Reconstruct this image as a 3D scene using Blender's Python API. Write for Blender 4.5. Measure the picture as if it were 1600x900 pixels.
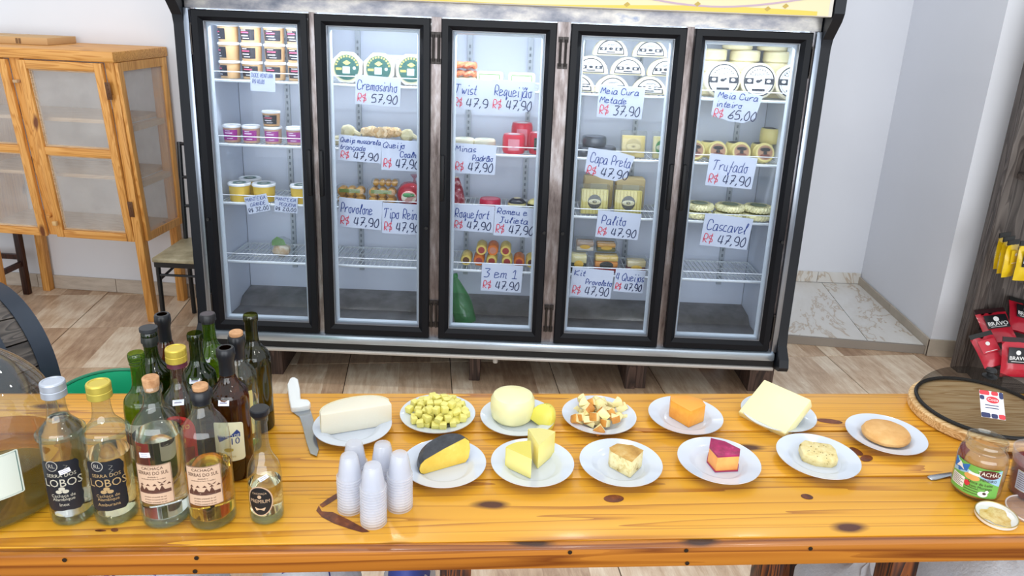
import bpy, bmesh, math, random
from math import sin, cos, pi, radians as rad
from mathutils import Matrix, Vector
random.seed(7)
for o in list(bpy.data.objects): bpy.data.objects.remove(o)
sc = bpy.context.scene
COL = sc.collection

# ------------------------------------------------------------------ camera, world, lights, exposure
CAMZ, PITCH, ROLL, FPX, CY = 1.773, 0.31735, 0.03869, 1176.0, 389.6
cd = bpy.data.cameras.new('camera'); cam = bpy.data.objects.new('camera', cd); COL.objects.link(cam)
cd.sensor_width = 36.0; cd.lens = 36.0 * FPX / 1600.0; cd.shift_y = -(450.0 - CY) / 1600.0
cd.clip_start = 0.05
cam.matrix_world = Matrix.Translation((0, 0, CAMZ)) @ Matrix.Rotation(pi / 2 - PITCH, 4, 'X') @ Matrix.Rotation(ROLL, 4, 'Z')
sc.camera = cam
w = bpy.data.worlds.new('world'); sc.world = w; w.use_nodes = True
w.node_tree.nodes['Background'].inputs[0].default_value = (0.90, 0.95, 1.0, 1)
w.node_tree.nodes['Background'].inputs[1].default_value = 0.82

def area(name, loc, sx, sy, power, rot=(0, 0, 0), colr=(1, 1, 1), parent=None):
    l = bpy.data.lights.new(name, 'AREA'); l.shape = 'RECTANGLE'; l.size = sx; l.size_y = sy
    l.energy = power; l.color = colr
    o = bpy.data.objects.new(name, l); COL.objects.link(o); o.location = loc; o.rotation_euler = rot
    if parent: o.parent = parent
    return o
for lx in (-1.9, -.75, .4, 1.55):                       # round ceiling downlights of the shop
    for ly in (.25, 1.45, 2.7):
        l = area('ceiling_downlight', (lx, ly, 3.05), .16, .16, 4.2 if ly > 2 else 1.6, colr=(1, .97, .93)); l.data.shape = 'DISK'
area('front_fill_light', (0.2, -4.2, 1.75), 8.0, 3.4, 270, (rad(90), 0, 0), (.92, .96, 1.0))     # fill light added behind the viewer to brighten walls and fridge front
sc.view_settings.view_transform = 'Standard'; sc.view_settings.look = 'None'
sc.view_settings.exposure = 0.30; sc.view_settings.gamma = 1.0; sc.view_settings.use_curve_mapping = False
sc.cycles.transparent_max_bounces = 40

# ------------------------------------------------------------------ pixel helpers (rays of the 1600x900 frame)
_cp, _sp, _cr, _sr = cos(PITCH), sin(PITCH), cos(ROLL), sin(ROLL)
def ray(x, y):
    u, v = (x - 800) / FPX, (y - CY) / FPX
    u, v = u * _cr + v * _sr, -u * _sr + v * _cr
    return Vector((u, _cp - v * _sp, -_sp - v * _cp))
def onz(x, y, z):
    d = ray(x, y); t = (z - CAMZ) / d.z
    return Vector((d.x * t, d.y * t, z))
def ony(x, y, Y):
    d = ray(x, y); t = Y / d.y
    return Vector((d.x * t, Y, CAMZ + d.z * t))
TZ = 0.76                                            # table top height
FO = Vector((0, 3.22, 0.273))                        # fridge origin: bottom of the door plane
FM = Matrix.Translation(FO) @ Matrix.Rotation(-0.004, 4, 'Z') @ Matrix.Rotation(-0.035, 4, 'X')
FMI = FM.inverted()
def fl(x, y, yl):                                    # pixel -> fridge-local point on the plane y = yl
    o = FMI @ Vector((0, 0, CAMZ)); d = (FMI @ (Vector((0, 0, CAMZ)) + ray(x, y))) - o
    return o + d * ((yl - o.y) / d.y)

# ------------------------------------------------------------------ materials
def C(h, a=1.0):
    h = h.lstrip('#'); r = []
    for i in (0, 2, 4):
        c = int(h[i:i + 2], 16) / 255
        r.append(c / 12.92 if c <= .04045 else ((c + .055) / 1.055) ** 2.4)
    return (*r, a)
MATS = {}
def new(name):
    m = bpy.data.materials.new(name); m.use_nodes = True
    nt = m.node_tree; b = nt.nodes['Principled BSDF']
    return m, nt, b
def N(nt, t, **kw):
    n = nt.nodes.new(t)
    for k, v in kw.items():
        if k in n.inputs: n.inputs[k].default_value = v
        else: setattr(n, k, v)
    return n
def mat(h, rough=.5, metal=0, spec=.5, var=0.0, vscale=8, bump=0, trans=0, sss=0, coat=0, emit=0):
    key = (h, rough, metal, spec, var, vscale, bump, trans, sss, coat, emit)
    if key in MATS: return MATS[key]
    m, nt, b = new('m_' + h.strip('#'))
    c = C(h)
    b.inputs['Base Color'].default_value = c; b.inputs['Roughness'].default_value = rough
    b.inputs['Metallic'].default_value = metal; b.inputs['Specular IOR Level'].default_value = spec
    b.inputs['Transmission Weight'].default_value = trans; b.inputs['Coat Weight'].default_value = coat
    if sss:
        b.inputs['Subsurface Weight'].default_value = sss
        b.inputs['Subsurface Radius'].default_value = (.02, .015, .01); b.inputs['Subsurface Scale'].default_value = .5
    if emit:
        b.inputs['Emission Color'].default_value = c; b.inputs['Emission Strength'].default_value = emit
    if var or bump:
        tc = N(nt, 'ShaderNodeTexCoord')
        nz = N(nt, 'ShaderNodeTexNoise', Scale=vscale, Detail=5.0, Roughness=.6)
        nt.links.new(tc.outputs['Object'], nz.inputs['Vector'])
        if var:
            mx = N(nt, 'ShaderNodeMix', data_type='RGBA')
            mx.inputs[6].default_value = tuple(x * (1 - var) for x in c[:3]) + (1,)
            mx.inputs[7].default_value = tuple(min(1, x * (1 + var)) for x in c[:3]) + (1,)
            nt.links.new(nz.outputs[0], mx.inputs[0]); nt.links.new(mx.outputs[2], b.inputs['Base Color'])
        if bump:
            bp = N(nt, 'ShaderNodeBump', Strength=bump, Distance=.004)
            nt.links.new(nz.outputs[0], bp.inputs['Height']); nt.links.new(bp.outputs[0], b.inputs['Normal'])
    MATS[key] = m
    return m
def film(h, name, gloss=1.0, rough=.03, opac=0.0, opcol='#ffffff', ior=1.45, rand=None):
    """thin clear sheet: coloured transparency + Fresnel reflection (+ some milky scatter)"""
    key = ('film', h, name)
    if key in MATS: return MATS[key]
    m, nt, b = new(name); nt.nodes.remove(b)
    tr = N(nt, 'ShaderNodeBsdfTransparent', Color=C(h)); gl = N(nt, 'ShaderNodeBsdfGlossy', Roughness=rough)
    # Schlick reflectance, the same from both sides of the thin sheet
    lw = N(nt, 'ShaderNodeLayerWeight', Blend=.5); pw = N(nt, 'ShaderNodeMath', operation='POWER'); pw.inputs[1].default_value = 5.0
    f0 = ((ior - 1) / (ior + 1)) ** 2
    mu = N(nt, 'ShaderNodeMath', operation='MULTIPLY_ADD', use_clamp=True); mu.inputs[1].default_value = (1 - f0) * .8; mu.inputs[2].default_value = f0 * gloss
    nt.links.new(lw.outputs['Facing'], pw.inputs[0]); nt.links.new(pw.outputs[0], mu.inputs[0])
    base = tr
    if opac:
        df = N(nt, 'ShaderNodeBsdfDiffuse', Color=C(opcol)); tl = N(nt, 'ShaderNodeBsdfTranslucent', Color=C(opcol))
        ad = N(nt, 'ShaderNodeMixShader'); ad.inputs[0].default_value = .5
        nt.links.new(df.outputs[0], ad.inputs[1]); nt.links.new(tl.outputs[0], ad.inputs[2])
        m2 = N(nt, 'ShaderNodeMixShader'); m2.inputs[0].default_value = opac
        nt.links.new(tr.outputs[0], m2.inputs[1]); nt.links.new(ad.outputs[0], m2.inputs[2]); base = m2
    mx = N(nt, 'ShaderNodeMixShader')
    nt.links.new(mu.outputs[0], mx.inputs[0]); nt.links.new(base.outputs[0], mx.inputs[1]); nt.links.new(gl.outputs[0], mx.inputs[2])
    nt.links.new(mx.outputs[0], nt.nodes['Material Output'].inputs['Surface'])
    MATS[key] = m
    return m
def ramp(nt, stops):
    r = N(nt, 'ShaderNodeValToRGB'); e = r.color_ramp.elements
    while len(e) < len(stops): e.new(.5)
    for i, (p, c) in enumerate(stops):
        e[i].position = p; e[i].color = C(c) if isinstance(c, str) else (c, c, c, 1)
    return r
def wood(name, light, mid, dark, scale=1.0, rough=.35, axis='X', knots=None, coat=0, gy=9, contrast=(.3, .5, .72), lx=.7, dist=.6, rings=11.0):
    m, nt, b = new(name)
    tc = N(nt, 'ShaderNodeTexCoord'); oi = N(nt, 'ShaderNodeObjectInfo'); mp = N(nt, 'ShaderNodeMapping')
    s = {'X': (lx, gy, gy), 'Y': (gy, lx, gy), 'Z': (gy, gy, lx)}[axis]
    mp.inputs['Scale'].default_value = tuple(x * scale for x in s)
    cb = N(nt, 'ShaderNodeCombineXYZ'); mu = N(nt, 'ShaderNodeMath', operation='MULTIPLY'); mu.inputs[1].default_value = 17.0
    nt.links.new(oi.outputs['Random'], mu.inputs[0])
    for i in range(3): nt.links.new(mu.outputs[0], cb.inputs[i])
    nt.links.new(tc.outputs['Object'], mp.inputs['Vector']); nt.links.new(cb.outputs[0], mp.inputs['Location'])
    n1 = N(nt, 'ShaderNodeTexNoise', Scale=1.6, Detail=2.0, Roughness=.45, Distortion=dist)
    n2 = N(nt, 'ShaderNodeTexNoise', Scale=9.0, Detail=4.0, Roughness=.7)
    nt.links.new(mp.outputs[0], n1.inputs['Vector']); nt.links.new(mp.outputs[0], n2.inputs['Vector'])
    # contour rings of the stretched noise = cathedral grain
    m1 = N(nt, 'ShaderNodeMath', operation='MULTIPLY'); m1.inputs[1].default_value = rings
    m2 = N(nt, 'ShaderNodeMath', operation='FRACT'); m3 = N(nt, 'ShaderNodeMath', operation='MULTIPLY'); m3.inputs[1].default_value = .70
    m4 = N(nt, 'ShaderNodeMath', operation='MULTIPLY_ADD'); m4.inputs[1].default_value = .28
    nt.links.new(n1.outputs[0], m1.inputs[0]); nt.links.new(m1.outputs[0], m2.inputs[0]); nt.links.new(m2.outputs[0], m3.inputs[0])
    nt.links.new(n2.outputs[0], m4.inputs[0]); nt.links.new(m3.outputs[0], m4.inputs[2])
    rp = ramp(nt, [(contrast[0] * .5, light), (contrast[1], mid), (contrast[2], dark), (min(.99, contrast[2] + .12), mid)])
    nt.links.new(m4.outputs[0], rp.inputs[0]); out = rp.outputs[0]
    if knots:
        sx = N(nt, 'ShaderNodeSeparateXYZ'); nt.links.new(tc.outputs['Object'], sx.inputs[0])
        ad = N(nt, 'ShaderNodeMath', operation='ADD'); al = 'XYZ'.index(axis); ot = [i for i in range(3) if i != al]
        nt.links.new(sx.outputs[ot[0]], ad.inputs[0]); nt.links.new(sx.outputs[ot[1]], ad.inputs[1])
        cc = N(nt, 'ShaderNodeCombineXYZ'); nt.links.new(sx.outputs[al], cc.inputs[0]); nt.links.new(ad.outputs[0], cc.inputs[1])
        mp2 = N(nt, 'ShaderNodeMapping'); mp2.inputs['Scale'].default_value = (1.6, 4.2, 1)
        nt.links.new(cc.outputs[0], mp2.inputs['Vector']); nt.links.new(cb.outputs[0], mp2.inputs['Location'])
        nd = N(nt, 'ShaderNodeTexNoise', Scale=5.0, Detail=2.0)
        nt.links.new(mp2.outputs[0], nd.inputs['Vector'])
        vm = N(nt, 'ShaderNodeMix', data_type='RGBA'); vm.inputs[0].default_value = .06
        nt.links.new(mp2.outputs[0], vm.inputs[6]); nt.links.new(nd.outputs[1], vm.inputs[7])
        vo = N(nt, 'ShaderNodeTexVoronoi', Scale=1.0, voronoi_dimensions='2D'); nt.links.new(vm.outputs[2], vo.inputs['Vector'])
        kr = ramp(nt, [(.035, 1.0), (.075, .0)]); nt.links.new(vo.outputs['Distance'], kr.inputs[0])
        mx = N(nt, 'ShaderNodeMix', data_type='RGBA'); mx.inputs[7].default_value = C(knots)
        nt.links.new(kr.outputs[0], mx.inputs[0]); nt.links.new(out, mx.inputs[6]); out = mx.outputs[2]
    nt.links.new(out, b.inputs['Base Color'])
    b.inputs['Roughness'].default_value = rough; b.inputs['Coat Weight'].default_value = coat; b.inputs['Coat Roughness'].default_value = .12
    bp = N(nt, 'ShaderNodeBump', Strength=.12, Distance=.002)
    nt.links.new(m4.outputs[0], bp.inputs['Height']); nt.links.new(bp.outputs[0], b.inputs['Normal'])
    return m
def mottled(name, stops, scale=6, rough=.6, detail=6, stretch=(1, 1, 1), metal=0, bump=.15, distort=0, sss=0, spec=.5):
    m, nt, b = new(name)
    tc = N(nt, 'ShaderNodeTexCoord'); oi = N(nt, 'ShaderNodeObjectInfo'); mp = N(nt, 'ShaderNodeMapping'); mp.inputs['Scale'].default_value = stretch
    mu = N(nt, 'ShaderNodeMath', operation='MULTIPLY'); mu.inputs[1].default_value = 31.0
    nt.links.new(oi.outputs['Random'], mu.inputs[0]); nt.links.new(mu.outputs[0], mp.inputs['Location'])
    nz = N(nt, 'ShaderNodeTexNoise', Scale=scale, Detail=detail, Roughness=.65, Distortion=distort)
    nt.links.new(tc.outputs['Object'], mp.inputs['Vector']); nt.links.new(mp.outputs[0], nz.inputs['Vector'])
    rp = ramp(nt, stops); nt.links.new(nz.outputs[0], rp.inputs[0]); nt.links.new(rp.outputs[0], b.inputs['Base Color'])
    b.inputs['Roughness'].default_value = rough; b.inputs['Metallic'].default_value = metal; b.inputs['Specular IOR Level'].default_value = spec
    if sss:
        b.inputs['Subsurface Weight'].default_value = sss; b.inputs['Subsurface Radius'].default_value = (.02, .015, .01); b.inputs['Subsurface Scale'].default_value = .5
    if bump:
        bp = N(nt, 'ShaderNodeBump', Strength=bump, Distance=.003)
        nt.links.new(nz.outputs[0], bp.inputs['Height']); nt.links.new(bp.outputs[0], b.inputs['Normal'])
    return m
def mesh_screen(name, colr, opac, scale):
    """woven screen: threads opaque, holes open"""
    m, nt, b = new(name); nt.nodes.remove(b)
    tc = N(nt, 'ShaderNodeTexCoord'); nz = N(nt, 'ShaderNodeTexNoise', Scale=scale, Detail=2.0)
    nt.links.new(tc.outputs['Object'], nz.inputs['Vector'])
    mr = N(nt, 'ShaderNodeMapRange'); mr.inputs[1].default_value = .3; mr.inputs[2].default_value = .7
    mr.inputs[3].default_value = opac - .05; mr.inputs[4].default_value = opac + .05
    nt.links.new(nz.outputs[0], mr.inputs[0])
    tr = N(nt, 'ShaderNodeBsdfTransparent'); df = N(nt, 'ShaderNodeBsdfDiffuse', Color=C(colr)); mx = N(nt, 'ShaderNodeMixShader')
    nt.links.new(mr.outputs[0], mx.inputs[0]); nt.links.new(tr.outputs[0], mx.inputs[1]); nt.links.new(df.outputs[0], mx.inputs[2])
    nt.links.new(mx.outputs[0], nt.nodes['Material Output'].inputs['Surface'])
    return m

# ------------------------------------------------------------------ mesh builder
class B:
    def __init__(s): s.bm = bmesh.new(); s.mi = 0
    def _fin(s, vs, fs, M, bev=0, seg=2):
        if bev:
            es = {e for f in fs for e in f.edges}
            r = bmesh.ops.bevel(s.bm, geom=list(es), offset=bev, segments=seg, profile=.5, affect='EDGES')
            fs = list(set(r['faces']) | {f for f in fs if f.is_valid})
            vs = list({v for f in fs for v in f.verts})
        if M is not None:
            for v in vs: v.co = M @ v.co
        for f in fs: f.material_index = s.mi
        return s
    def box(s, x0, x1, y0, y1, z0, z1, bev=0, M=None, seg=2):
        v = [s.bm.verts.new(p) for p in ((x0, y0, z0), (x1, y0, z0), (x1, y1, z0), (x0, y1, z0), (x0, y0, z1), (x1, y0, z1), (x1, y1, z1), (x0, y1, z1))]
        f = [s.bm.faces.new([v[i] for i in q]) for q in ((3, 2, 1, 0), (4, 5, 6, 7), (0, 1, 5, 4), (1, 2, 6, 5), (2, 3, 7, 6), (3, 0, 4, 7))]
        return s._fin(v, f, M, bev, seg)
    def hexa(s, pts, M=None, bev=0):                  # 8 free corners, order as box
        v = [s.bm.verts.new(p) for p in pts]
        f = [s.bm.faces.new([v[i] for i in q]) for q in ((3, 2, 1, 0), (4, 5, 6, 7), (0, 1, 5, 4), (1, 2, 6, 5), (2, 3, 7, 6), (3, 0, 4, 7))]
        return s._fin(v, f, M, bev)
    def prism(s, poly, a, b, ax='z', M=None, bev=0):  # poly in the plane across ax, from a to b
        def P(p, t): return {'z': (p[0], p[1], t), 'y': (p[0], t, p[1]), 'x': (t, p[0], p[1])}[ax]
        v0 = [s.bm.verts.new(P(p, a)) for p in poly]; v1 = [s.bm.verts.new(P(p, b)) for p in poly]; n = len(poly)
        f = [s.bm.faces.new(v0[::-1]), s.bm.faces.new(v1)]
        f += [s.bm.faces.new((v0[i], v0[(i + 1) % n], v1[(i + 1) % n], v1[i])) for i in range(n)]
        if bev: bmesh.ops.recalc_face_normals(s.bm, faces=f)
        return s._fin(v0 + v1, f, M, bev)
    def lathe(s, prof, seg=28, M=None, a0=0, a1=2 * pi, wob=None):
        full = abs(a1 - a0 - 2 * pi) < 1e-6; n = seg if full else seg + 1; rings = []; vs = []; fs = []
        for r, z in prof:
            if r < 1e-6:
                v = s.bm.verts.new((0, 0, z)); rings.append([v]); vs.append(v)
            else:
                ring = []
                for i in range(n):
                    t = a0 + (a1 - a0) * i / seg; q = r * (wob(t, z) if wob else 1)
                    ring.append(s.bm.verts.new((q * cos(t), q * sin(t), z)))
                rings.append(ring); vs += ring
        for A, Bq in zip(rings, rings[1:]):
            m = seg
            for i in range(m):
                j = (i + 1) % n if full else i + 1
                if len(A) == 1 and len(Bq) == 1: continue
                if len(A) == 1: q = (A[0], Bq[j], Bq[i])
                elif len(Bq) == 1: q = (A[i], A[j], Bq[0])
                else: q = (A[i], A[j], Bq[j], Bq[i])
                fs.append(s.bm.faces.new(q))
        return s._fin(vs, fs, M)
    def tube(s, path, r, seg=8, M=None, cap=True):
        path = [Vector(p) for p in path]; rings = []; vs = []; fs = []; k = len(path)
        rr = r if isinstance(r, (list, tuple)) else [r] * k
        up = None
        for i, p in enumerate(path):
            d = (path[min(i + 1, k - 1)] - path[max(i - 1, 0)]).normalized()
            if up is None: up = Vector((0, 0, 1)) if abs(d.z) < .9 else Vector((1, 0, 0))
            x = d.cross(up).normalized(); y = x.cross(d).normalized(); up = y
            ring = [s.bm.verts.new(p + (x * cos(2 * pi * j / seg) + y * sin(2 * pi * j / seg)) * rr[i]) for j in range(seg)]
            rings.append(ring); vs += ring
        for A, Bq in zip(rings, rings[1:]):
            for j in range(seg): fs.append(s.bm.faces.new((A[j], Bq[j], Bq[(j + 1) % seg], A[(j + 1) % seg])))
        if cap: fs += [s.bm.faces.new(rings[0]), s.bm.faces.new(rings[-1][::-1])]
        return s._fin(vs, fs, M)
    def torus(s, R, r, M=None, seg=32, sub=8):
        vs = []; fs = []
        g = [[s.bm.verts.new(((R + r * cos(2 * pi * j / sub)) * cos(2 * pi * i / seg), (R + r * cos(2 * pi * j / sub)) * sin(2 * pi * i / seg), r * sin(2 * pi * j / sub))) for j in range(sub)] for i in range(seg)]
        for i in range(seg):
            for j in range(sub):
                fs.append(s.bm.faces.new((g[i][j], g[(i + 1) % seg][j], g[(i + 1) % seg][(j + 1) % sub], g[i][(j + 1) % sub])))
        for q in g: vs += q
        return s._fin(vs, fs, M)
    def ell(s, c, r, M=None, seg=14, rings=8, jit=0):
        prof = [(sin(pi * i / rings), -cos(pi * i / rings)) for i in range(rings + 1)]
        T = Matrix.Translation(c) @ Matrix.Diagonal((*r, 1))
        if M is not None: T = M @ T
        k = len(s.bm.verts); s.lathe([(a if 0 < i < rings else 0, b) for i, (a, b) in enumerate(prof)], seg, T)
        if jit:
            s.bm.verts.ensure_lookup_table()
            for v in s.bm.verts[k:]: v.co += Vector((random.uniform(-jit, jit), random.uniform(-jit, jit), random.uniform(-jit, jit)))
        return s
    def poly(s, pts, M=None):
        v = [s.bm.verts.new(p) for p in pts]; return s._fin(v, [s.bm.faces.new(v)], M)
    def raw(s, verts, faces, M=None):
        v = [s.bm.verts.new(p) for p in verts]; f = []
        for q in faces:
            try: f.append(s.bm.faces.new([v[i] for i in q]))
            except ValueError: pass
        return s._fin(v, f, M)
    def mesh(s, name, mats, smooth=35, norm=True):
        if norm: bmesh.ops.recalc_face_normals(s.bm, faces=s.bm.faces[:])
        me = bpy.data.meshes.new(name); s.bm.to_mesh(me); s.bm.free()
        for m in (mats if isinstance(mats, (list, tuple)) else [mats]): me.materials.append(m)
        if smooth:
            me.polygons.foreach_set('use_smooth', [True] * len(me.polygons)); me.set_sharp_from_angle(angle=rad(smooth))
        return me
    def obj(s, name, mats, parent=None, loc=(0, 0, 0), rot=(0, 0, 0), smooth=35, norm=True):
        return link(name, s.mesh(name, mats, smooth, norm), parent, loc, rot)
def link(name, me, parent=None, loc=(0, 0, 0), rot=(0, 0, 0)):
    o = bpy.data.objects.new(name, me); COL.objects.link(o); o.location = loc; o.rotation_euler = rot
    if parent: o.parent = parent
    return o
def tag(o, label, cat, group=None, kind=None):
    o['label'] = label; o['category'] = cat
    if group: o['group'] = group
    if kind: o['kind'] = kind
    return o
def empty(name, label, cat, loc=(0, 0, 0), rot=(0, 0, 0), group=None):
    o = bpy.data.objects.new(name, None); COL.objects.link(o); o.location = loc; o.rotation_euler = rot; o.empty_display_size = .05
    return tag(o, label, cat, group)
def struct(o): o['kind'] = 'structure'; return o
def T(x=0, y=0, z=0): return Matrix.Translation((x, y, z))
def R(a, ax='Z'): return Matrix.Rotation(a, 4, ax)
def infridge(o, x, y, z, M=None):                     # a thing standing in the fridge
    o.matrix_world = FM @ T(x, y, z) @ (M if M is not None else Matrix()); return o

# ------------------------------------------------------------------ lettering
_TXT = {}
def glyphs(s, size=1.0):                              # printed letters as a flat mesh, centred on x
    if s not in _TXT:
        c = bpy.data.curves.new('t', 'FONT'); c.body = s; c.size = 1; c.align_x = 'CENTER'; c.align_y = 'CENTER'; c.resolution_u = 2
        o = bpy.data.objects.new('t', c); COL.objects.link(o)
        me = bpy.data.meshes.new_from_object(o)
        _TXT[s] = ([tuple(v.co[:2]) for v in me.vertices], [tuple(p.vertices) for p in me.polygons])
        bpy.data.objects.remove(o); bpy.data.curves.remove(c); bpy.data.meshes.remove(me)
    v, f = _TXT[s]
    return [(x * size, y * size) for x, y in v], f
def flat_text(b, s, size, x, z, y=-.0006, sx=1.0, bold=False):   # on a plane facing -Y
    v, f = glyphs(s, size); b.raw([(x + p * sx, y, z + q) for p, q in v], f)
    if bold: b.raw([(x + p * sx + size * .04, y - .0001, z + q) for p, q in v], f)
def wrap(r, x, z): return (r * sin(x / r), -r * cos(x / r), z)
def wrap_text(b, s, size, r, x, z, sx=1.0):           # on a cylinder facing -Y
    v, f = glyphs(s, size); b.raw([wrap(r, x + p * sx, z + q) for p, q in v], f)
def wrap_poly(b, poly, r, rings=5):                   # a label of star-shaped outline on a cylinder
    cx = sum(p[0] for p in poly) / len(poly); cz = sum(p[1] for p in poly) / len(poly); n = len(poly)
    vs = [wrap(r, cx, cz)]; fs = []
    for k in range(1, rings + 1):
        t = k / rings; vs += [wrap(r, cx + (x - cx) * t, cz + (z - cz) * t) for x, z in poly]
    for i in range(n):
        j = (i + 1) % n; fs.append((0, 1 + i, 1 + j))
        for k in range(rings - 1): fs.append((1 + k * n + i, 1 + (k + 1) * n + i, 1 + (k + 1) * n + j, 1 + k * n + j))
    b.raw(vs, fs)
def rrect(x0, x1, z0, z1, r=.004, n=4, m=8):
    pts = []
    for cx, cz, a in ((x1 - r, z1 - r, 0), (x0 + r, z1 - r, pi / 2), (x0 + r, z0 + r, pi), (x1 - r, z0 + r, 1.5 * pi)):
        pts += [(cx + r * cos(a + pi / 2 * i / n), cz + r * sin(a + pi / 2 * i / n)) for i in range(n + 1)]
    out = []
    for i, p in enumerate(pts):
        q = pts[(i + 1) % len(pts)]; d = math.hypot(q[0] - p[0], q[1] - p[1]); k = max(1, int(d / .008))
        out += [(p[0] + (q[0] - p[0]) * t / k, p[1] + (q[1] - p[1]) * t / k) for t in range(k)]
    return out
def oval(cx, cz, a, b, n=28): return [(cx + a * cos(2 * pi * i / n), cz + b * sin(2 * pi * i / n)) for i in range(n)]

# hand lettering: single strokes, points as two hex digits (x, y+3): base line y=3, x-height 7, capital a
SF = {'A': '03 2a 43|16 36', 'C': '58 4a 1a 06 13 43 54', 'D': '03 0a 2a 57 44 03', 'E': '5a 1a 03 53|07 47', 'G': '59 3a 08 04 23 54 56 36', 'I': '13 1a',
 'J': '1a 5a|3a 34 12 02', 'K': '03 0a|5a 06 53', 'M': '03 1a 36 5a 63', 'N': '03 0a 53 5a', 'O': '3a 07 13 43 67 4a 3a', 'P': '13 1a 4a 58 46 16',
 'Q': '3a 07 13 43 67 4a 3a|35 62', 'R': '13 1a 4a 58 46 16 53', 'T': '09 1a 6a|3a 24 13', 'U': '0a 04 23 44 5a', 'V': '0a 23 5a', 'B': '03 0a 49 07 45 33 03',
 'S': '49 2a 08 46 44 23 04', 'a': '47 17 03 33 47 43 53', 'b': '03 0a|06 37 43 03', 'c': '37 17 04 13 43', 'd': '47 17 03 33 47 5a|47 43 53', 'e': '05 36 27 07 03 23 44',
 'f': '02 10 39 4a|16 46', 'h': '0a 03|06 27 36 33 43', 'i': '17 13 23|19 1a', 'j': '27 21 00|29 2a', 'l': '04 39 2a 13 23', 'm': '03 07|06 27 23|26 47 43 53', 'n': '03 07|06 27 36 33 43',
 'o': '27 06 13 33 36 27 47', 'p': '00 07|07 37 44 13 04', 'q': '37 17 04 13 36|37 30 42', 'r': '03 07|05 27 47', 's': '37 17 05 34 23 03', 't': '2a 14 23 33|07 37', 'u': '07 04 13 33|37 33 43',
 'v': '07 13 37 47', 'z': '07 37 03 33', 'x': '07 43|47 03', '0': '2a 06 13 33 46 3a 2a', '1': '08 2a 23|03 43', '2': '09 2a 49 38 03 53', '3': '0a 4a 27 46 33 03', '4': '1a 05 45|3a 33', '5': '4a 1a 07 37 44 23 03',
 '6': '4a 16 04 23 44 36 15', '7': '0a 4a 13|16 46', '9': '48 3a 1a 07 26 46 48 44 23', 'w': '07 13 26 33 57', '8': '2a 08 44 23 04 48 2a', '$': '49 19 07 46 44 14|3b 22', ',': '14 02', '.': '13 14', 'ã': '47 17 03 33 47 43 53|08 2a 38 4a', 'ç': '37 17 04 13 43|23 31 10'}
def handwrite(b, s, h, x, z, width=None, pen=.0017, y=-.0012, tilt=0.0, slant=.12):
    """stroke lettering, h = capital height; squeezed to width when given"""
    strokes = []; cx = 0
    for ch in s:
        if ch == ' ': cx += 3.2; continue
        g = SF.get(ch)
        if g is None: continue
        mxx = 0
        for st in g.split('|'):
            pts = [(int(p[0], 16), int(p[1], 16) - 3) for p in st.split()]
            mxx = max(mxx, max(p[0] for p in pts)); strokes.append([(cx + p[0] + slant * p[1], p[1]) for p in pts])
        cx += mxx + (1.0 if ch.islower() else 1.5)
    k = h / 7.0; kx = k
    if width: kx = min(k * 1.15, width / max(cx, 1))
    ct, stt = cos(tilt), sin(tilt)
    for st in strokes:
        P = [Vector((p[0] * kx, p[1] * k)) for p in st]
        Q = []
        for i in range(len(P) - 1):                    # Catmull-Rom
            a, p0, p1, c = P[max(i - 1, 0)], P[i], P[i + 1], P[min(i + 2, len(P) - 1)]
            for t in (0, .25, .5, .75):
                Q.append(.5 * ((2 * p0) + (p1 - a) * t + (2 * a - 5 * p0 + 4 * p1 - c) * t * t + (3 * p0 - a - 3 * p1 + c) * t ** 3))
        Q.append(P[-1])
        vs = []; fs = []
        for i, p in enumerate(Q):
            d = Q[min(i + 1, len(Q) - 1)] - Q[max(i - 1, 0)]
            if d.length < 1e-9: d = Vector((1, 0))
            nrm = Vector((-d.y, d.x)).normalized() * pen * .5
            for q in (p + nrm, p - nrm): vs.append((x + q.x * ct - q.y * stt, y, z + q.x * stt + q.y * ct))
        fs = [(2 * i, 2 * i + 1, 2 * i + 3, 2 * i + 2) for i in range(len(Q) - 1)]
        b.raw(vs, fs)
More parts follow.
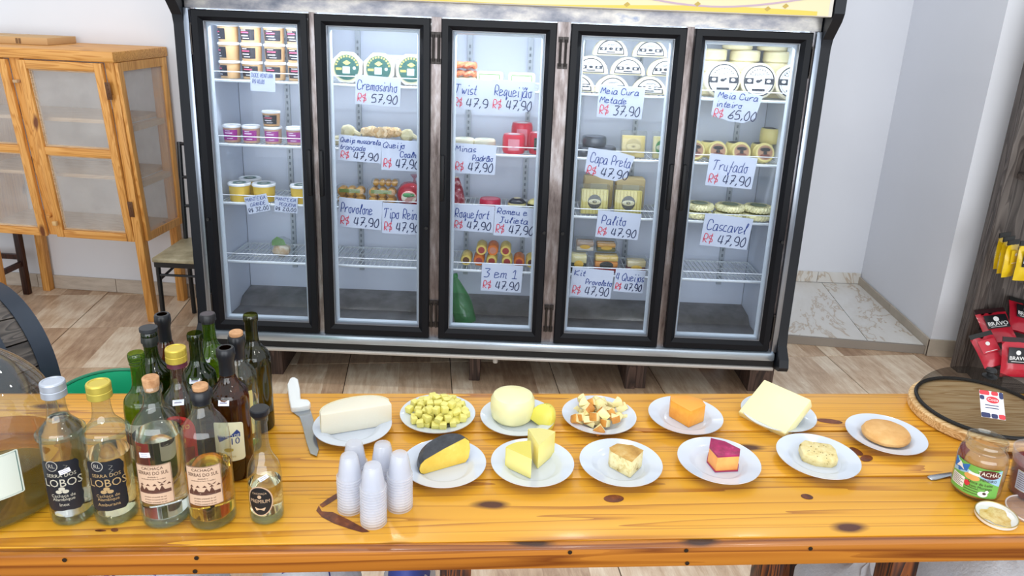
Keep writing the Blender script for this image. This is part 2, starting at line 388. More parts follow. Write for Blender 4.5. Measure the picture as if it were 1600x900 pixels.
# ================================================================== THE SETTING
M_wall = mat('#e0e2e8', .85, var=.03, vscale=2, bump=.02)
M_grout = mat('#4d4036', .9)
def tile_mat():
    m, nt, b = new('wood_look_tile')
    tc = N(nt, 'ShaderNodeTexCoord'); oi = N(nt, 'ShaderNodeObjectInfo')
    sp = N(nt, 'ShaderNodeSeparateXYZ'); nt.links.new(tc.outputs['Object'], sp.inputs[0])
    # three printed boards across each tile, each of its own tone
    k = N(nt, 'ShaderNodeMath', operation='MULTIPLY_ADD'); k.inputs[1].default_value = 6.4; k.inputs[2].default_value = 20
    nt.links.new(sp.outputs[0], k.inputs[0]); fl_ = N(nt, 'ShaderNodeMath', operation='FLOOR'); nt.links.new(k.outputs[0], fl_.inputs[0])
    rn = N(nt, 'ShaderNodeMath', operation='MULTIPLY_ADD'); rn.inputs[1].default_value = 91.7; nt.links.new(oi.outputs['Random'], rn.inputs[0]); nt.links.new(fl_.outputs[0], rn.inputs[2])
    wn = N(nt, 'ShaderNodeTexWhiteNoise', noise_dimensions='1D'); nt.links.new(rn.outputs[0], wn.inputs['W'])
    mp = N(nt, 'ShaderNodeMapping'); mp.inputs['Scale'].default_value = (14, 2.2, 1)
    cb = N(nt, 'ShaderNodeCombineXYZ'); nt.links.new(rn.outputs[0], cb.inputs[0]); nt.links.new(rn.outputs[0], cb.inputs[1])
    nt.links.new(tc.outputs['Object'], mp.inputs['Vector']); nt.links.new(cb.outputs[0], mp.inputs['Location'])
    n1 = N(nt, 'ShaderNodeTexNoise', Scale=2.2, Detail=7.0, Roughness=.72, Distortion=.5); nt.links.new(mp.outputs[0], n1.inputs['Vector'])
    mp2 = N(nt, 'ShaderNodeMapping'); mp2.inputs['Scale'].default_value = (3, 5, 1); nt.links.new(tc.outputs['Object'], mp2.inputs['Vector']); nt.links.new(cb.outputs[0], mp2.inputs['Location'])
    n2 = N(nt, 'ShaderNodeTexNoise', Scale=1.6, Detail=5.0); nt.links.new(mp2.outputs[0], n2.inputs['Vector'])
    a = N(nt, 'ShaderNodeMath', operation='MULTIPLY_ADD'); a.inputs[1].default_value = .28; nt.links.new(wn.outputs[0], a.inputs[0])
    h = N(nt, 'ShaderNodeMath', operation='MULTIPLY'); h.inputs[1].default_value = .62; nt.links.new(n1.outputs[0], h.inputs[0]); nt.links.new(h.outputs[0], a.inputs[2])
    c2 = N(nt, 'ShaderNodeMath', operation='MULTIPLY_ADD'); c2.inputs[1].default_value = .3; nt.links.new(n2.outputs[0], c2.inputs[0]); nt.links.new(a.outputs[0], c2.inputs[2])
    rp = ramp(nt, [(.3, '#886750'), (.46, '#ae8e73'), (.6, '#cdb092'), (.78, '#eddcc4')])
    nt.links.new(c2.outputs[0], rp.inputs[0]); nt.links.new(rp.outputs[0], b.inputs['Base Color'])
    b.inputs['Roughness'].default_value = .38
    bp = N(nt, 'ShaderNodeBump', Strength=.12, Distance=.002); nt.links.new(n1.outputs[0], bp.inputs['Height']); nt.links.new(bp.outputs[0], b.inputs['Normal'])
    return m
floor = struct(B().box(-4.4, 3.8, -4.9, 5.2, -.08, -.004).obj('floor', M_grout)); floor['label'] = 'wood-look porcelain tiled floor'
M_tile = tile_mat()
tb = B().box(-.2545, .2545, -.2395, .2395, -.02, 0, .0015, seg=1).mesh('floor_tile', M_tile)
GA = .12
for iu in range(-7, 8):
    for iv in range(-6, 3):
        u, v = .125 + .513 * (iu + .5), 3.995 + .483 * (iv + .5)
        x, y = u * cos(GA) - v * sin(GA), u * sin(GA) + v * cos(GA)
        if -3.7 < x < 3.0 and y < 4.6 and not (x > 1.2 and y > 3.95 + .1 * (1.9 - x) and y > 4.1):
            t = link('floor_tile', tb, floor, (x, y, 0), (0, 0, GA))
# back wall behind the cabinet and fridge, the alcove on the right, and the pillar
def wall(name, p, q, h=3.2, th=.12, label=None):
    d = Vector((q[0] - p[0], q[1] - p[1], 0)); L = d.length; a = math.atan2(d.y, d.x)
    o = struct(B().box(0, L, 0, th, 0, h).obj(name, M_wall, None, (p[0], p[1], 0), (0, 0, a)))
    if label: o['label'] = label
    return o
WL = lambda x: 4.09 - .074 * x
wall('wall_back', (-4.4, WL(-4.4)), (1.15, WL(1.15)), label='white painted wall behind cabinet and fridge')
wall('wall_alcove_side', (1.15, WL(1.15)), (1.15, 4.92))
wall('wall_alcove', (1.15, 4.80), (2.50, 4.80), label='white back wall of the alcove beside the fridge')
PC = Vector((2.318, 3.805, 0))
wall('wall_right', (2.36, 4.80), (PC.x, PC.y), label='white side wall of the alcove ending at the pillar')
wall('wall_pillar', (PC.x, PC.y), (3.8, 3.72), label='white front of the pillar behind the coffee shelf')
M_bb = mottled('baseboard_tile', [(.3, '#b3a596'), (.6, '#cbbfb1')], 7, .4, stretch=(1, 6, 6), bump=.05)
M_bbg = mottled('baseboard_grey', [(.3, '#a39888'), (.6, '#b9ad9d')], 5, .4, bump=.05)
M_marble = mottled('marble_tile', [(.33, '#e2e0dc'), (.475, '#dad6cf'), (.5, '#bfae9a'), (.515, '#dcd8d1'), (.8, '#e7e5e1')], 1.2, .16, 4, distort=1.6, stretch=(1.4, .8, 1), bump=.0)
def bboard(name, p, q, h, m, pieces, th=.012, z0=0):
    d = Vector((q[0] - p[0], q[1] - p[1], 0)); L = d.length; a = math.atan2(d.y, d.x)
    root = struct(B().box(0, L, -th * .6, 0, z0, z0 + h - .004).obj(name, M_grout, None, (p[0], p[1], 0), (0, 0, a)))
    k = 0
    for i in range(pieces):
        B().box(L * i / pieces + .0015, L * (i + 1) / pieces - .0015, -th, -.0005, z0 + .001, z0 + h, .001, seg=1).obj('baseboard_tile', m, root)
bboard('baseboard_back', (-3.9, WL(-3.9)), (1.1, WL(1.1)), .085, M_bb, 10)
bboard('baseboard_alcove', (1.2, 4.80), (2.355, 4.80), .075, M_marble, 4, z0=.05)
bboard('baseboard_right', (2.357, 4.79), (PC.x, PC.y), .10, M_bbg, 2)
bboard('baseboard_pillar', (PC.x - .008, PC.y), (3.7, 3.727), .10, M_bbg, 3)
# raised marble platform of the alcove
s0, s1 = onz(1230, 535, 0), onz(1436, 551, 0); dS = (s1 - s0).normalized(); sL = s0 - dS * .6
plat = struct(B().prism([(sL.x, sL.y), (PC.x, s1.y), (2.36, 4.80), (1.15, 4.80)], 0, .042, 'z').obj('floor_platform', mat('#6f655c', .6)))
plat['label'] = 'low raised platform of veined marble tiles in the alcove'
j0, j1 = onz(1285, 443, .05), onz(1352, 529, .05); jd = (j1 - j0); jb = j0 - jd * .02; jf = j0 + jd * ((s0.y - j0.y) / jd.y * .995)
fy = lambda x: sL.y + (x - sL.x) / (s1.x - sL.x) * (s1.y - sL.y) + .004
jf.y = fy(jf.x)
B().prism([(sL.x, fy(sL.x)), (jf.x - .002, fy(jf.x)), (jb.x - .002, 4.786), (1.16, 4.786)], .0425, .05, 'z').obj('marble_tile', M_marble, plat)
B().prism([(jf.x + .002, fy(jf.x)), (PC.x - .012, fy(PC.x - .01)), (2.345, 4.786), (jb.x + .002, 4.786)], .0425, .05, 'z').obj('marble_tile', M_marble, plat)
B().prism([(sL.x, fy(sL.x) - .018), (PC.x - .012, fy(PC.x) - .018), (PC.x - .012, fy(PC.x) - .004), (sL.x, fy(sL.x) - .004)], 0.001, .048, 'z').obj('step_edge', mat('#8d8378', .5), plat)

# ================================================================== THE FRIDGE
M_black = mat('#0e131b', .42, spec=.4, var=.1); M_blackm = mat('#0a0c10', .5, spec=.3)
M_frame = mat('#080b12', .4, spec=.22)
M_steel = mottled('worn_steel', [(.3, '#4f4644'), (.5, '#7d7472'), (.7, '#a3a0a2')], 9, .34, metal=.9, stretch=(3, 3, .6), bump=.03)
M_steelp = mottled('patchy_steel', [(.3, '#4f535d'), (.45, '#77767a'), (.6, '#9c9892'), (.7, '#6a7284')], 5, .3, metal=.85, stretch=(1, 1, 2), bump=.03)
M_chrome = mat('#9aa3b0', .3, metal=.9)
M_liner = mat('#dbe2ee', .5, var=.04, vscale=3); M_linerf = mottled('fridge_floor', [(.3, '#6d6a67'), (.7, '#a09d9a')], 6, .3, metal=.5)
M_wire = mat('#eef2f5', .35); M_dark = mat('#0b0c0e', .6)
M_glass = film('#f7f9fc', 'door_glass', .24, .01)
fridge = empty('display_fridge', 'long five-door glass display fridge with black frames standing on wood blocks', 'fridge', FO, (-.035, 0, -.004))
X0, X1, FB, FT = -1.40, 1.245, .47, 1.44
B().box(X0 + .03, X1 - .03, FB, FB + .012, -.06, FT).obj('back_panel', M_liner, fridge)
B().box(X0, X1, FB + .013, FB + .075, -.085, 1.76).obj('rear_casing', mat('#9aa0a6', .5), fridge)
B().box(X0 + .002, X0 + .028, .035, FB, -.06, FT).obj('inner_side_wall', M_liner, fridge)
B().box(X1 - .028, X1 - .002, .035, FB, -.06, FT).obj('inner_side_wall', M_liner, fridge)
B().box(X0 + .002, X1 - .002, .0, FB + .012, FT, FT + .03).obj('inner_top', M_liner, fridge)
bt = B(); bt.box(X0 + .03, X1 - .03, .03, FB, -.02, .0); bt.prism([(.30, 0), (FB - .001, 0), (FB - .001, .05), (.34, .035)], X0 + .03, X1 - .03, 'x')
bt.obj('inner_floor', M_linerf, fridge)
for s, xa in ((-1, X0), (1, X1)):                      # black side panels with swelling foot and head, chrome edge strip inside
    pr = [(.54, -.085), (-.03, -.085), (-.075, -.075), (-.085, -.055), (-.075, -.02), (-.03, .03), (-.02, .10), (-.02, 1.36), (-.03, 1.40), (-.095, 1.47), (-.11, 1.50), (-.11, 1.76), (.54, 1.76)]
    a, b_ = (xa - .045, xa - .002) if s < 0 else (xa + .002, xa + .045)
    B().prism(pr, a, b_, 'x').obj('side_panel', M_black, fridge, smooth=25)
    B().box(xa - .002 if s < 0 else xa - .022, xa + .022 if s < 0 else xa + .002, -.024, .03, -.005, 1.43, .004).obj('edge_strip', M_chrome, fridge)
B().box(X0 + .003, X1 - .003, -.012, .02, 1.43, 1.53).obj('header_panel', M_steelp, fridge)
cz = fl(700, 4, -.105).z
B().box(X0 + .003, X1 - .003, -.105, .45, cz, 1.76, .004).obj('canopy', mat('#ded9cf', .4), fridge)
cl = B().box(X0 + .02, X1 - .02, -.1075, -.1052, cz + .004, 1.755).obj('sign_panel', mat('#d8cda6', .45, emit=.06), fridge)
a = B()
for i in range(24):                                     # yellow band and purple swash printed on the sign
    t0, t1 = i / 24, (i + 1) / 24
    xa, xb = X0 + .03 + t0 * 2.55, X0 + .03 + t1 * 2.55
    f = lambda t: .012 + .010 * sin(t * 9)
    a.poly([(xa, -.1082, cz + .004), (xb, -.1082, cz + .004), (xb, -.1082, cz + .004 + f(t1)), (xa, -.1082, cz + .004 + f(t0))])
a.obj('yellow_band', mat('#dcc253', .5), cl)
a = B(); P = [(.35 + .045 * i, cz + .02 + .05 * (1 - sin(pi * i / 18))) for i in range(19)]
a.raw([(x, -.1086, z + d) for x, z in P for d in (0, .007)], [(2 * i, 2 * i + 2, 2 * i + 3, 2 * i + 1) for i in range(18)]); a.obj('purple_line', mat('#b9a0b0', .5), cl)
for x, d in ((.42, .018), (.70, .03), (.98, .022), (1.05, .035)):
    B().poly([(x - .012, -.1088, cz + d), (x, -.1088, cz + d - .009), (x + .014, -.1088, cz + d + .002), (x + .002, -.1088, cz + d + .011)]).obj('gold_fleck', mat('#b59a3c', .4), cl)
B().box(X0 + .003, X1 - .003, -.035, .02, -.048, -.004, .012).obj('bumper_bar', mat('#b9c6d2', .25, metal=.7), fridge)
B().box(X0 + .003, X1 - .003, -.02, .02, -.078, -.049).obj('bumper_groove', M_dark, fridge)
B().box(X0 + .003, X1 - .003, -.032, .02, -.095, -.079, .004).obj('bottom_rail', mat('#c7c4bf', .4, metal=.4), fridge)
B().box(X0 + .003, X1 - .003, .02, FB + .07, -.095, -.021).obj('underbody', mat('#2a2522', .8), fridge)
DX = [(-1.37, -.885), (-.857, -.373), (-.328, .152), (.21, .69), (.724, 1.21)]
hinge_side = 'LRRLR'
def quadbar(b, x0, x1, z0, z1, wd, y0, y1, inn=.004):     # mitred rectangular frame with sloping inner lip
    O = [(x0, z0), (x1, z0), (x1, z1), (x0, z1)]; I = [(x0 + wd, z0 + wd), (x1 - wd, z0 + wd), (x1 - wd, z1 - wd), (x0 + wd, z1 - wd)]
    O2 = [(x0 + inn, z0 + inn), (x1 - inn, z0 + inn), (x1 - inn, z1 - inn), (x0 + inn, z1 - inn)]
    J = [(x0 + wd * .62, z0 + wd * .62), (x1 - wd * .62, z0 + wd * .62), (x1 - wd * .62, z1 - wd * .62), (x0 + wd * .62, z1 - wd * .62)]
    vs = [(x, y1, z) for x, z in O] + [(x, y0 + inn, z) for x, z in O] + [(x, y0, z) for x, z in O2] + [(x, y0, z) for x, z in J] + [(x, y0 + .016, z) for x, z in I] + [(x, y1, z) for x, z in I]
    fs = []
    for k in range(5):
        for i in range(4):
            j = (i + 1) % 4; fs.append((k * 4 + i, k * 4 + j, k * 4 + 4 + j, k * 4 + 4 + i))
    for i in range(4): fs.append((20 + i, 20 + (i + 1) % 4, (i + 1) % 4, i))
    b.raw(vs, fs)
for i, (xa, xb) in enumerate(DX):
    b = B(); quadbar(b, xa, xb, .0, 1.425, .046, -.028, .022); d = b.obj('door', M_frame, fridge, smooth=20)
    d['label'] = 'black framed glass door'
    B().box(xa + .044, xb - .044, .004, .008, .044, 1.381).obj('glass_pane', M_glass, d)
    b = B(); quadbar(b, xa + .043, xb - .043, .043, 1.382, .007, -.012, .004, .001); b.obj('glazing_bead', mat('#8d8f94', .35, metal=.6), d)
    b = B(); quadbar(b, xa + .046, xb - .046, .046, 1.379, .016, .009, .024, .001); b.obj('spacer', mat('#b9c3cb', .4), d)
    hx = xb - .012 if hinge_side[i] == 'L' else xa + .012
    B().box(hx - .010, hx + .010, -.042, -.02, .655, .86, .008).obj('handle', M_blackm, d)
    px = xa + .012 if hinge_side[i] == 'L' else xb - .012
    B().lathe([(0, 0), (.007, 0), (.007, .006), (0, .006)], 12, T(px, -.034, .53) @ R(pi / 2, 'X')).obj('lock', M_dark, d)
MX = [(X0 + .022, -1.372), (-.884, -.858), (-.372, -.329), (.153, .209), (.691, .723), (1.211, X1 - .022)]
for i, (xa, xb) in enumerate(MX):
    m = B().box(xa, xb, -.004, .03, -.004, 1.43).obj('mullion', M_steel, fridge)
    if i in (1, 4): continue
    for s in ((0,) if i in (0, 5) else (0, 1)):
        for z0 in (.05, 1.24):
            hx = (xa + xb) / 2 + (0 if i in (0, 5) else (-.011 if s == 0 else .011))
            h = B(); h.box(hx - .004, hx + .004, -.02, -.005, z0, z0 + .13); h.tube([(hx, -.022, z0 + .01), (hx, -.022, z0 + .12)], .005)
            h.box(hx - .010, hx + .010, -.014, -.005, z0, z0 + .022); h.box(hx - .010, hx + .010, -.014, -.005, z0 + .108, z0 + .13)
            h.obj('hinge', mat('#3c3836', .4, metal=.8), m)
SZ = [1.13, .845, .573, .291]
BAYS = [(-1.365, -.874), (-.868, -.353), (-.347, .178), (.184, .705), (.711, 1.21)]
M_shelf = mat('#dfe6ea', .4)
for bi, (xa, xb) in enumerate(BAYS):
    for z in SZ:
        s = B(); s.box(xa, xb, .118, .130, z - .008, z + .004, .003, seg=1); s.box(xa, xb, .43, .438, z - .006, z + .002)
        s.box(xa, xa + .006, .12, .438, z - .008, z + .002); s.box(xb - .006, xb, .12, .438, z - .008, z + .002)
        for yy in (.22, .33): s.box(xa, xb, yy, yy + .004, z - .007, z - .003)
        k = int((xb - xa) / .021)
        for j in range(1, k):
            x = xa + (xb - xa) * j / k; s.box(x - .0016, x + .0016, .125, .435, z - .003, z + .001)
        sh = s.obj('wire_shelf', M_shelf, fridge, smooth=0)
        g = B(); g.tube([(xa + .004, .124, z), (xa + .004, .124, z + .037), (xb - .004, .124, z + .037), (xb - .004, .124, z)], .0024, 6); g.obj('guard_wire', M_wire, sh)
for x in (-1.13, -.78, -.47, -.24, .05, .30, .58, .83, 1.08):
    r_ = B().box(x - .012, x + .012, FB - .014, FB - .001, .16, 1.36).obj('shelf_rail', mat('#b6bdc3', .45, metal=.3), fridge)
    q = B()
    for j in range(38): q.box(x - .004, x + .004, FB - .0152, FB - .0142, .19 + j * .03, .205 + j * .03)
    q.obj('rail_slots', mat('#7d858b', .6), r_, smooth=0); r_.children[0]['kind'] = 'stuff'
lt = B().tube([(X0 + .06, .075, 1.415), (X1 - .06, .075, 1.415)], .012, 10).obj('lamp_tube', mat('#f4faff', .4, emit=6), fridge)
area('fridge_lamp_light', (-.08, .075, 1.40), 2.45, .03, 15, (rad(-18), 0, 0), (.86, .93, 1), fridge)
# supports below the fridge
M_block = wood('block_wood', '#5b463c', '#47352d', '#2c201b', rough=.7, axis='Z')
def block(px, py, w_, d_, n, label):
    p = onz(px, py, 0)
    r = empty('support_block', label, 'wood block', (p.x, p.y, 0), (0, 0, .02), 'wood blocks under the fridge')
    top = (FM @ Vector((0, .0, -.0955))).z - .002
    for i in range(n):
        B().box(-w_ / 2 + w_ * i / n + .001, -w_ / 2 + w_ * (i + 1) / n - .001, 0 + .01 * i, d_, 0, top - .004 - .0 * i, .003).obj('wood_piece', M_block, r)
block(741, 595, .055, .40, 1, 'narrow dark wood block under the middle of the fridge')
block(992, 608, .105, .40, 2, 'doubled dark wood block under the fourth fridge door')
block(1186, 612, .12, .40, 1, 'wide dark wood block under the right end of the fridge')
block(430, 585, .08, .40, 1, 'dark wood block under the left end of the fridge')
p = FM @ Vector((-.06, .06, -.0955))
tag(B().tube([(p.x, p.y, p.z), (p.x, p.y, p.z - .055)], .012, 10).obj('drain_pipe', mat('#c9c6c0', .5)), 'short white drain pipe stub hanging under the fridge', 'pipe')
p = onz(1112, 579, .03)
dsh = empty('orange_dish', 'shallow orange plastic dish pushed under the right of the fridge', 'dish', (p.x, p.y + .25, 0)); B().lathe([(0, .004), (.07, .004), (.10, .05), (.103, .05), (.074, 0), (0, 0)], 28).obj('dish_body', mat('#c8702a', .5), dsh); B().torus(.102, .004, T(0, 0, .05), 28, 6).obj('rim', mat('#a85a20', .5), dsh)
# ================================================================== PRICE SIGNS IN THE FRIDGE
M_paper = mat('#cfd8e8', .6, var=.04, vscale=14, bump=.25)
M_ink = mat('#153a8c', .6); M_inkd = mat('#182654', .6); M_red = mat('#e0455a', .6)
GS = 'handwritten price signs on the fridge shelves'
def sign(box, lines, price, label, tilt=0.0, shape='rect', hs=None, small=False, yl=.106, price2=None):
    x0, y0, x1, y1 = box
    a, c = fl(x0, (y0 + y1) / 2, yl), fl(x1, (y0 + y1) / 2, yl); t_, b_ = fl((x0 + x1) / 2, y0, yl), fl((x0 + x1) / 2, y1, yl)
    w_, h_ = c.x - a.x, t_.z - b_.z; cx, cz_ = (a.x + c.x) / 2, (t_.z + b_.z) / 2
    r = empty('price_sign', label, 'sign', (0, 0, 0), group=GS); infridge(r, cx, yl, cz_, R(tilt, 'Y'))
    if shape == 'round':
        poly = [(-w_ / 2, h_ / 2), (-w_ / 2, -h_ * .25), (-w_ * .42, -h_ * .4), (-w_ * .2, -h_ * .49), (w_ * .2, -h_ * .5), (w_ * .4, -h_ * .42), (w_ * .49, -h_ * .2), (w_ / 2, h_ / 2)]
    elif shape == 'cut':
        poly = [(-w_ * .5, h_ * .46), (-w_ * .49, -h_ * .34), (-w_ * .1, -h_ * .49), (w_ * .2, -h_ * .5), (w_ * .42, -h_ * .32), (w_ * .5, h_ * .40), (w_ * .1, h_ * .48)]
    else:
        poly = [(-w_ / 2, h_ / 2), (-w_ * .495, -h_ / 2), (w_ * .49, -h_ * .49), (w_ / 2, h_ * .49)]
    poly = poly[::-1]
    B().prism(poly, 0, .0012, 'y').obj('paper', M_paper, r, smooth=0)
    nl = len(lines); ph = .26 if not small else .2; top = h_ * .46
    lh = (h_ * .94 - (h_ * (ph + .12) if price else 0)) / nl
    b = B()
    for i, (s, ind, wf) in enumerate(lines):
        ch = min(lh * .62, h_ * .30)
        handwrite(b, s, ch, -w_ * .46 + ind * w_, top - lh * (i + .80), width=w_ * wf, pen=.0034 if not small else .0018)
    b.obj('lettering', M_ink, r, smooth=0)
    if price:
        zz = -h_ * .40
        b = B(); handwrite(b, 'R$', h_ * ph, -w_ * .46, zz, width=w_ * .22, pen=.0036 if not small else .0022); b.obj('currency_mark', M_red if not small else M_inkd, r, smooth=0)
        b = B(); handwrite(b, price, h_ * ph * 1.05, -w_ * .14, zz, width=w_ * .60, pen=.0042 if not small else .0024); b.obj('price', M_inkd, r, smooth=0)
    return r
L = lambda s, i=0.0, w_=.9: (s, i, w_)
sign((391, 112, 430, 143), [L('DOCE VENTURA', .02, .86), L('R$ 40,00', .04, .5), L('', 0)], None, 'small white note reading doce ventura below the tan tubs', .03, small=True)
sign((384, 305, 420, 332), [L('MANTEIGA'), L('GRANDE', .15, .7)], '32,00', 'small tilted sign reading manteiga grande', -.22, small=True)
sign((429, 307, 465, 332), [L('MANTEIGA'), L('PEQUENA', .15, .75)], '20,00', 'small sign reading manteiga pequena', .06, small=True)
sign((555, 119, 626, 165), [L('Cremosinho')], '57,90', 'large sign reading Cremosinho 57,90', .04)
sign((529, 213, 596, 253), [L('Queijo mussarela', 0, .95), L('trançado', 0, .6)], '47,90', 'sign reading queijo mussarela trançado', .05)
sign((596, 219, 659, 267), [L('Queijo', 0, .55), L('Coalho', .42, .5)], '47,90', 'sign reading queijo coalho', .02)
sign((529, 311, 597, 357), [L('Provolone', 0, .75)], '47,90', 'handwritten sign reading Provolone', .06)
sign((597, 318, 659, 366), [L('Tipo Reino', 0, .95)], '47,90', 'sign reading Tipo Reino', .02)
sign((708, 124, 767, 172), [L('Twist', 0, .6)], '47,9', 'round-bottomed sign reading Twist', .03, 'round')
sign((767, 126, 836, 176), [L('Requeijão', .02, .88)], '47,90', 'round-bottomed sign reading Requeijão', .03, 'round')
sign((708, 225, 775, 272), [L('Minas', 0, .5), L('Padrão', .4, .5)], '47,90', 'sign reading Minas Padrão', .02)
sign((707, 320, 772, 362), [L('Roquefort', 0, .85)], '47,90', 'handwritten sign reading Roquefort', .03)
sign((772, 323, 839, 370), [L('Romeu e', 0, .85), L('Julieta', .08, .7)], '47,90', 'sign reading Romeu e Julieta', .04)
sign((752, 413, 816, 456), [L('3 em 1', .02, .85)], '47,90', 'sign reading 3 em 1', .03)
sign((934, 134, 1006, 185), [L('Meia Cura', 0, .85), L('Metade', 0, .6)], '37,90', 'sign reading Meia Cura Metade 37,90', .03)
sign((915, 234, 989, 281), [L('Capa Preta', .04, .88)], '47,90', 'curling sign reading Capa Preta', .12, 'cut')
sign((932, 331, 1000, 373), [L('Palito', .05, .6)], '47,90', 'handwritten sign reading Palito', .05)
sign((892, 420, 957, 465), [L('Kit', .02, .3), L('Provoleto', .3, .66)], '47,90', 'sign reading Kit Provoleto', .05)
sign((960, 421, 1007, 457), [L('4 Queijos', 0, .95)], '47,90', 'small sign reading 4 Queijos', .05)
sign((1113, 142, 1189, 191), [L('Meia Cura', .04, .85), L('inteiro', .04, .6)], '65,00', 'curling sign reading Meia Cura inteiro 65,00', .06, 'cut')
sign((1105, 243, 1180, 293), [L('Trufado', .06, .75)], '47,90', 'handwritten sign reading Trufado', .06)
sign((1097, 337, 1173, 387), [L('Cascavel', .04, .85)], '47,90', 'handwritten sign reading Cascavel', .08)

# ================================================================== GOODS IN THE FRIDGE
ORD = ['first', 'second', 'third', 'fourth', 'fifth', 'sixth', 'seventh', 'eighth', 'ninth']
M_clearlid = mat('#e9eef0', .25); M_white = mat('#f2f2ee', .45)
def rows(x, w_, n, wsp=.6): return [(x - w_ / 2, n)]
def tub(px, py, y, z, r, h, body, lab, labcol2, label, cat, group, lid='#eef1f2', face=0.0, taper=.88):
    x = fl(px, py, y).x
    t = empty('food_tub', label, cat, group=group); infridge(t, x, y, z, R(face))
    B().lathe([(0, 0), (r * taper, 0), (r * taper + .001, .002), (r * .97, h * .86), (r * .97, h * .88), (0, h * .88)], 22).obj('tub_body', mat(body, .4), t)
    B().lathe([(r * .98, h * .84), (r * 1.05, h * .86), (r * 1.05, h * .95), (r * .98, h), (r * .9, h * .97), (0, h * .965)], 22).obj('lid', mat(lid, .25), t)
    if lab:
        b = B(); rr = r * .955 + .0012; n = 8; z0, z1 = h * .14, h * .74; hw = .95
        rz = lambda z: r * taper + (r * .97 - r * taper) * z / (h * .86) + .0012
        vs = []; fs = []
        for i in range(n + 1):
            t_ = -hw + 2 * hw * i / n
            for zz in (z0, z1): vs.append((rz(zz) * sin(t_), -rz(zz) * cos(t_), zz))
        fs = [(2 * i, 2 * i + 2, 2 * i + 3, 2 * i + 1) for i in range(n)]
        b.raw(vs, fs); lb = b.obj('label', mat(lab, .4), t)
        b = B()
        for k, (zf, x0, x1, hh) in enumerate(((.66, -.5, .1, .035), (.52, -.55, .35, .07), (.36, -.5, .3, .05), (.22, -.3, .4, .035))):
            b.mi = 1 if k == 1 else 0
            ra = rz(h * zf) + .0008
            b.raw([(ra * sin(x0 + (x1 - x0) * i / 4), -ra * cos(x0 + (x1 - x0) * i / 4), h * zf + d) for i in range(5) for d in (0, h * hh)], [(2 * i, 2 * i + 2, 2 * i + 3, 2 * i + 1) for i in range(4)])
        b.obj('label_print', [mat('#e8e6ea', .5), mat(labcol2, .5)], lb)
    return t
s = [z + .0045 for z in SZ]
for r_, (rn, zz) in enumerate((('bottom', 0), ('middle', .079), ('top', .158))):
    for i, px in enumerate((360, 395, 431, 466)):
        tub(px, 110, .195, s[0] + zz, .046, .078, '#d2ab7c', '#2b2a31', '#d65a78', f'tan tub with dark label, {ORD[i]} from left in the {rn} layer of tan tubs', 'tub', 'tan tubs on the top left fridge shelf', face=-.9 if i == 0 else random.uniform(-.3, .3))
for i, px in enumerate((363, 393, 427, 461)):
    tub(px, 210, .18, s[1], .040, .078, '#c9a48a', '#a2358f', '#e6c7e2', f'tub with purple label, {ORD[i]} from left behind the leftmost fridge door', 'tub', 'purple labelled tubs')
tub(424, 182, .19, s[1] + .079, .040, .068, '#c79a68', '#26242a', '#d65a78', 'lone tub with black label stacked on top of the purple labelled tubs', 'tub', lid='#eef1f2', group=None)
for px, y, r, lb in ((375, .17, .050, 'large yellow butter tub at the left end of its shelf'), (413, .175, .052, 'large yellow butter tub in the middle, above the manteiga grande sign'), (392, .29, .050, 'yellow butter tub half hidden behind the two front ones'), (470, .17, .047, 'yellow butter tub beside the door frame above the manteiga pequena sign')):
    t = tub(px, 300, y, s[2], r, .085, '#e8c55a', None, '', lb, 'tub', 'yellow butter tubs')
    B().lathe([(r * .6, .0845), (r * .45, .0856), (r * .3, .0845)], 20).obj('lid_print', mat('#6f8a80', .5), t)
p = fl(440, 390, .22); bag = empty('salad_bag', 'clear bag with green leaf and orange pieces on the bottom left shelf', 'bag'); infridge(bag, p.x, .22, s[3])
B().ell((0, 0, .03), (.045, .03, .03), jit=.004).obj('filling', mottled('bag_filling', [(.4, '#d9b48a'), (.6, '#e9ddc6')], 30, .5), bag)
B().raw([(-.04, -.02, .055), (.03, -.02, .06), (.015, -.01, .085), (-.02, .0, .095), (-.045, .0, .075)], [(0, 1, 2, 3, 4)]).obj('leaf', mat('#6f9a55', .5), bag)
B().ell((.002, 0, .045), (.058, .04, .05), jit=.003).obj('plastic_film', film('#f6f8f8', 'bag_film', 1.0, .08, .08), bag)

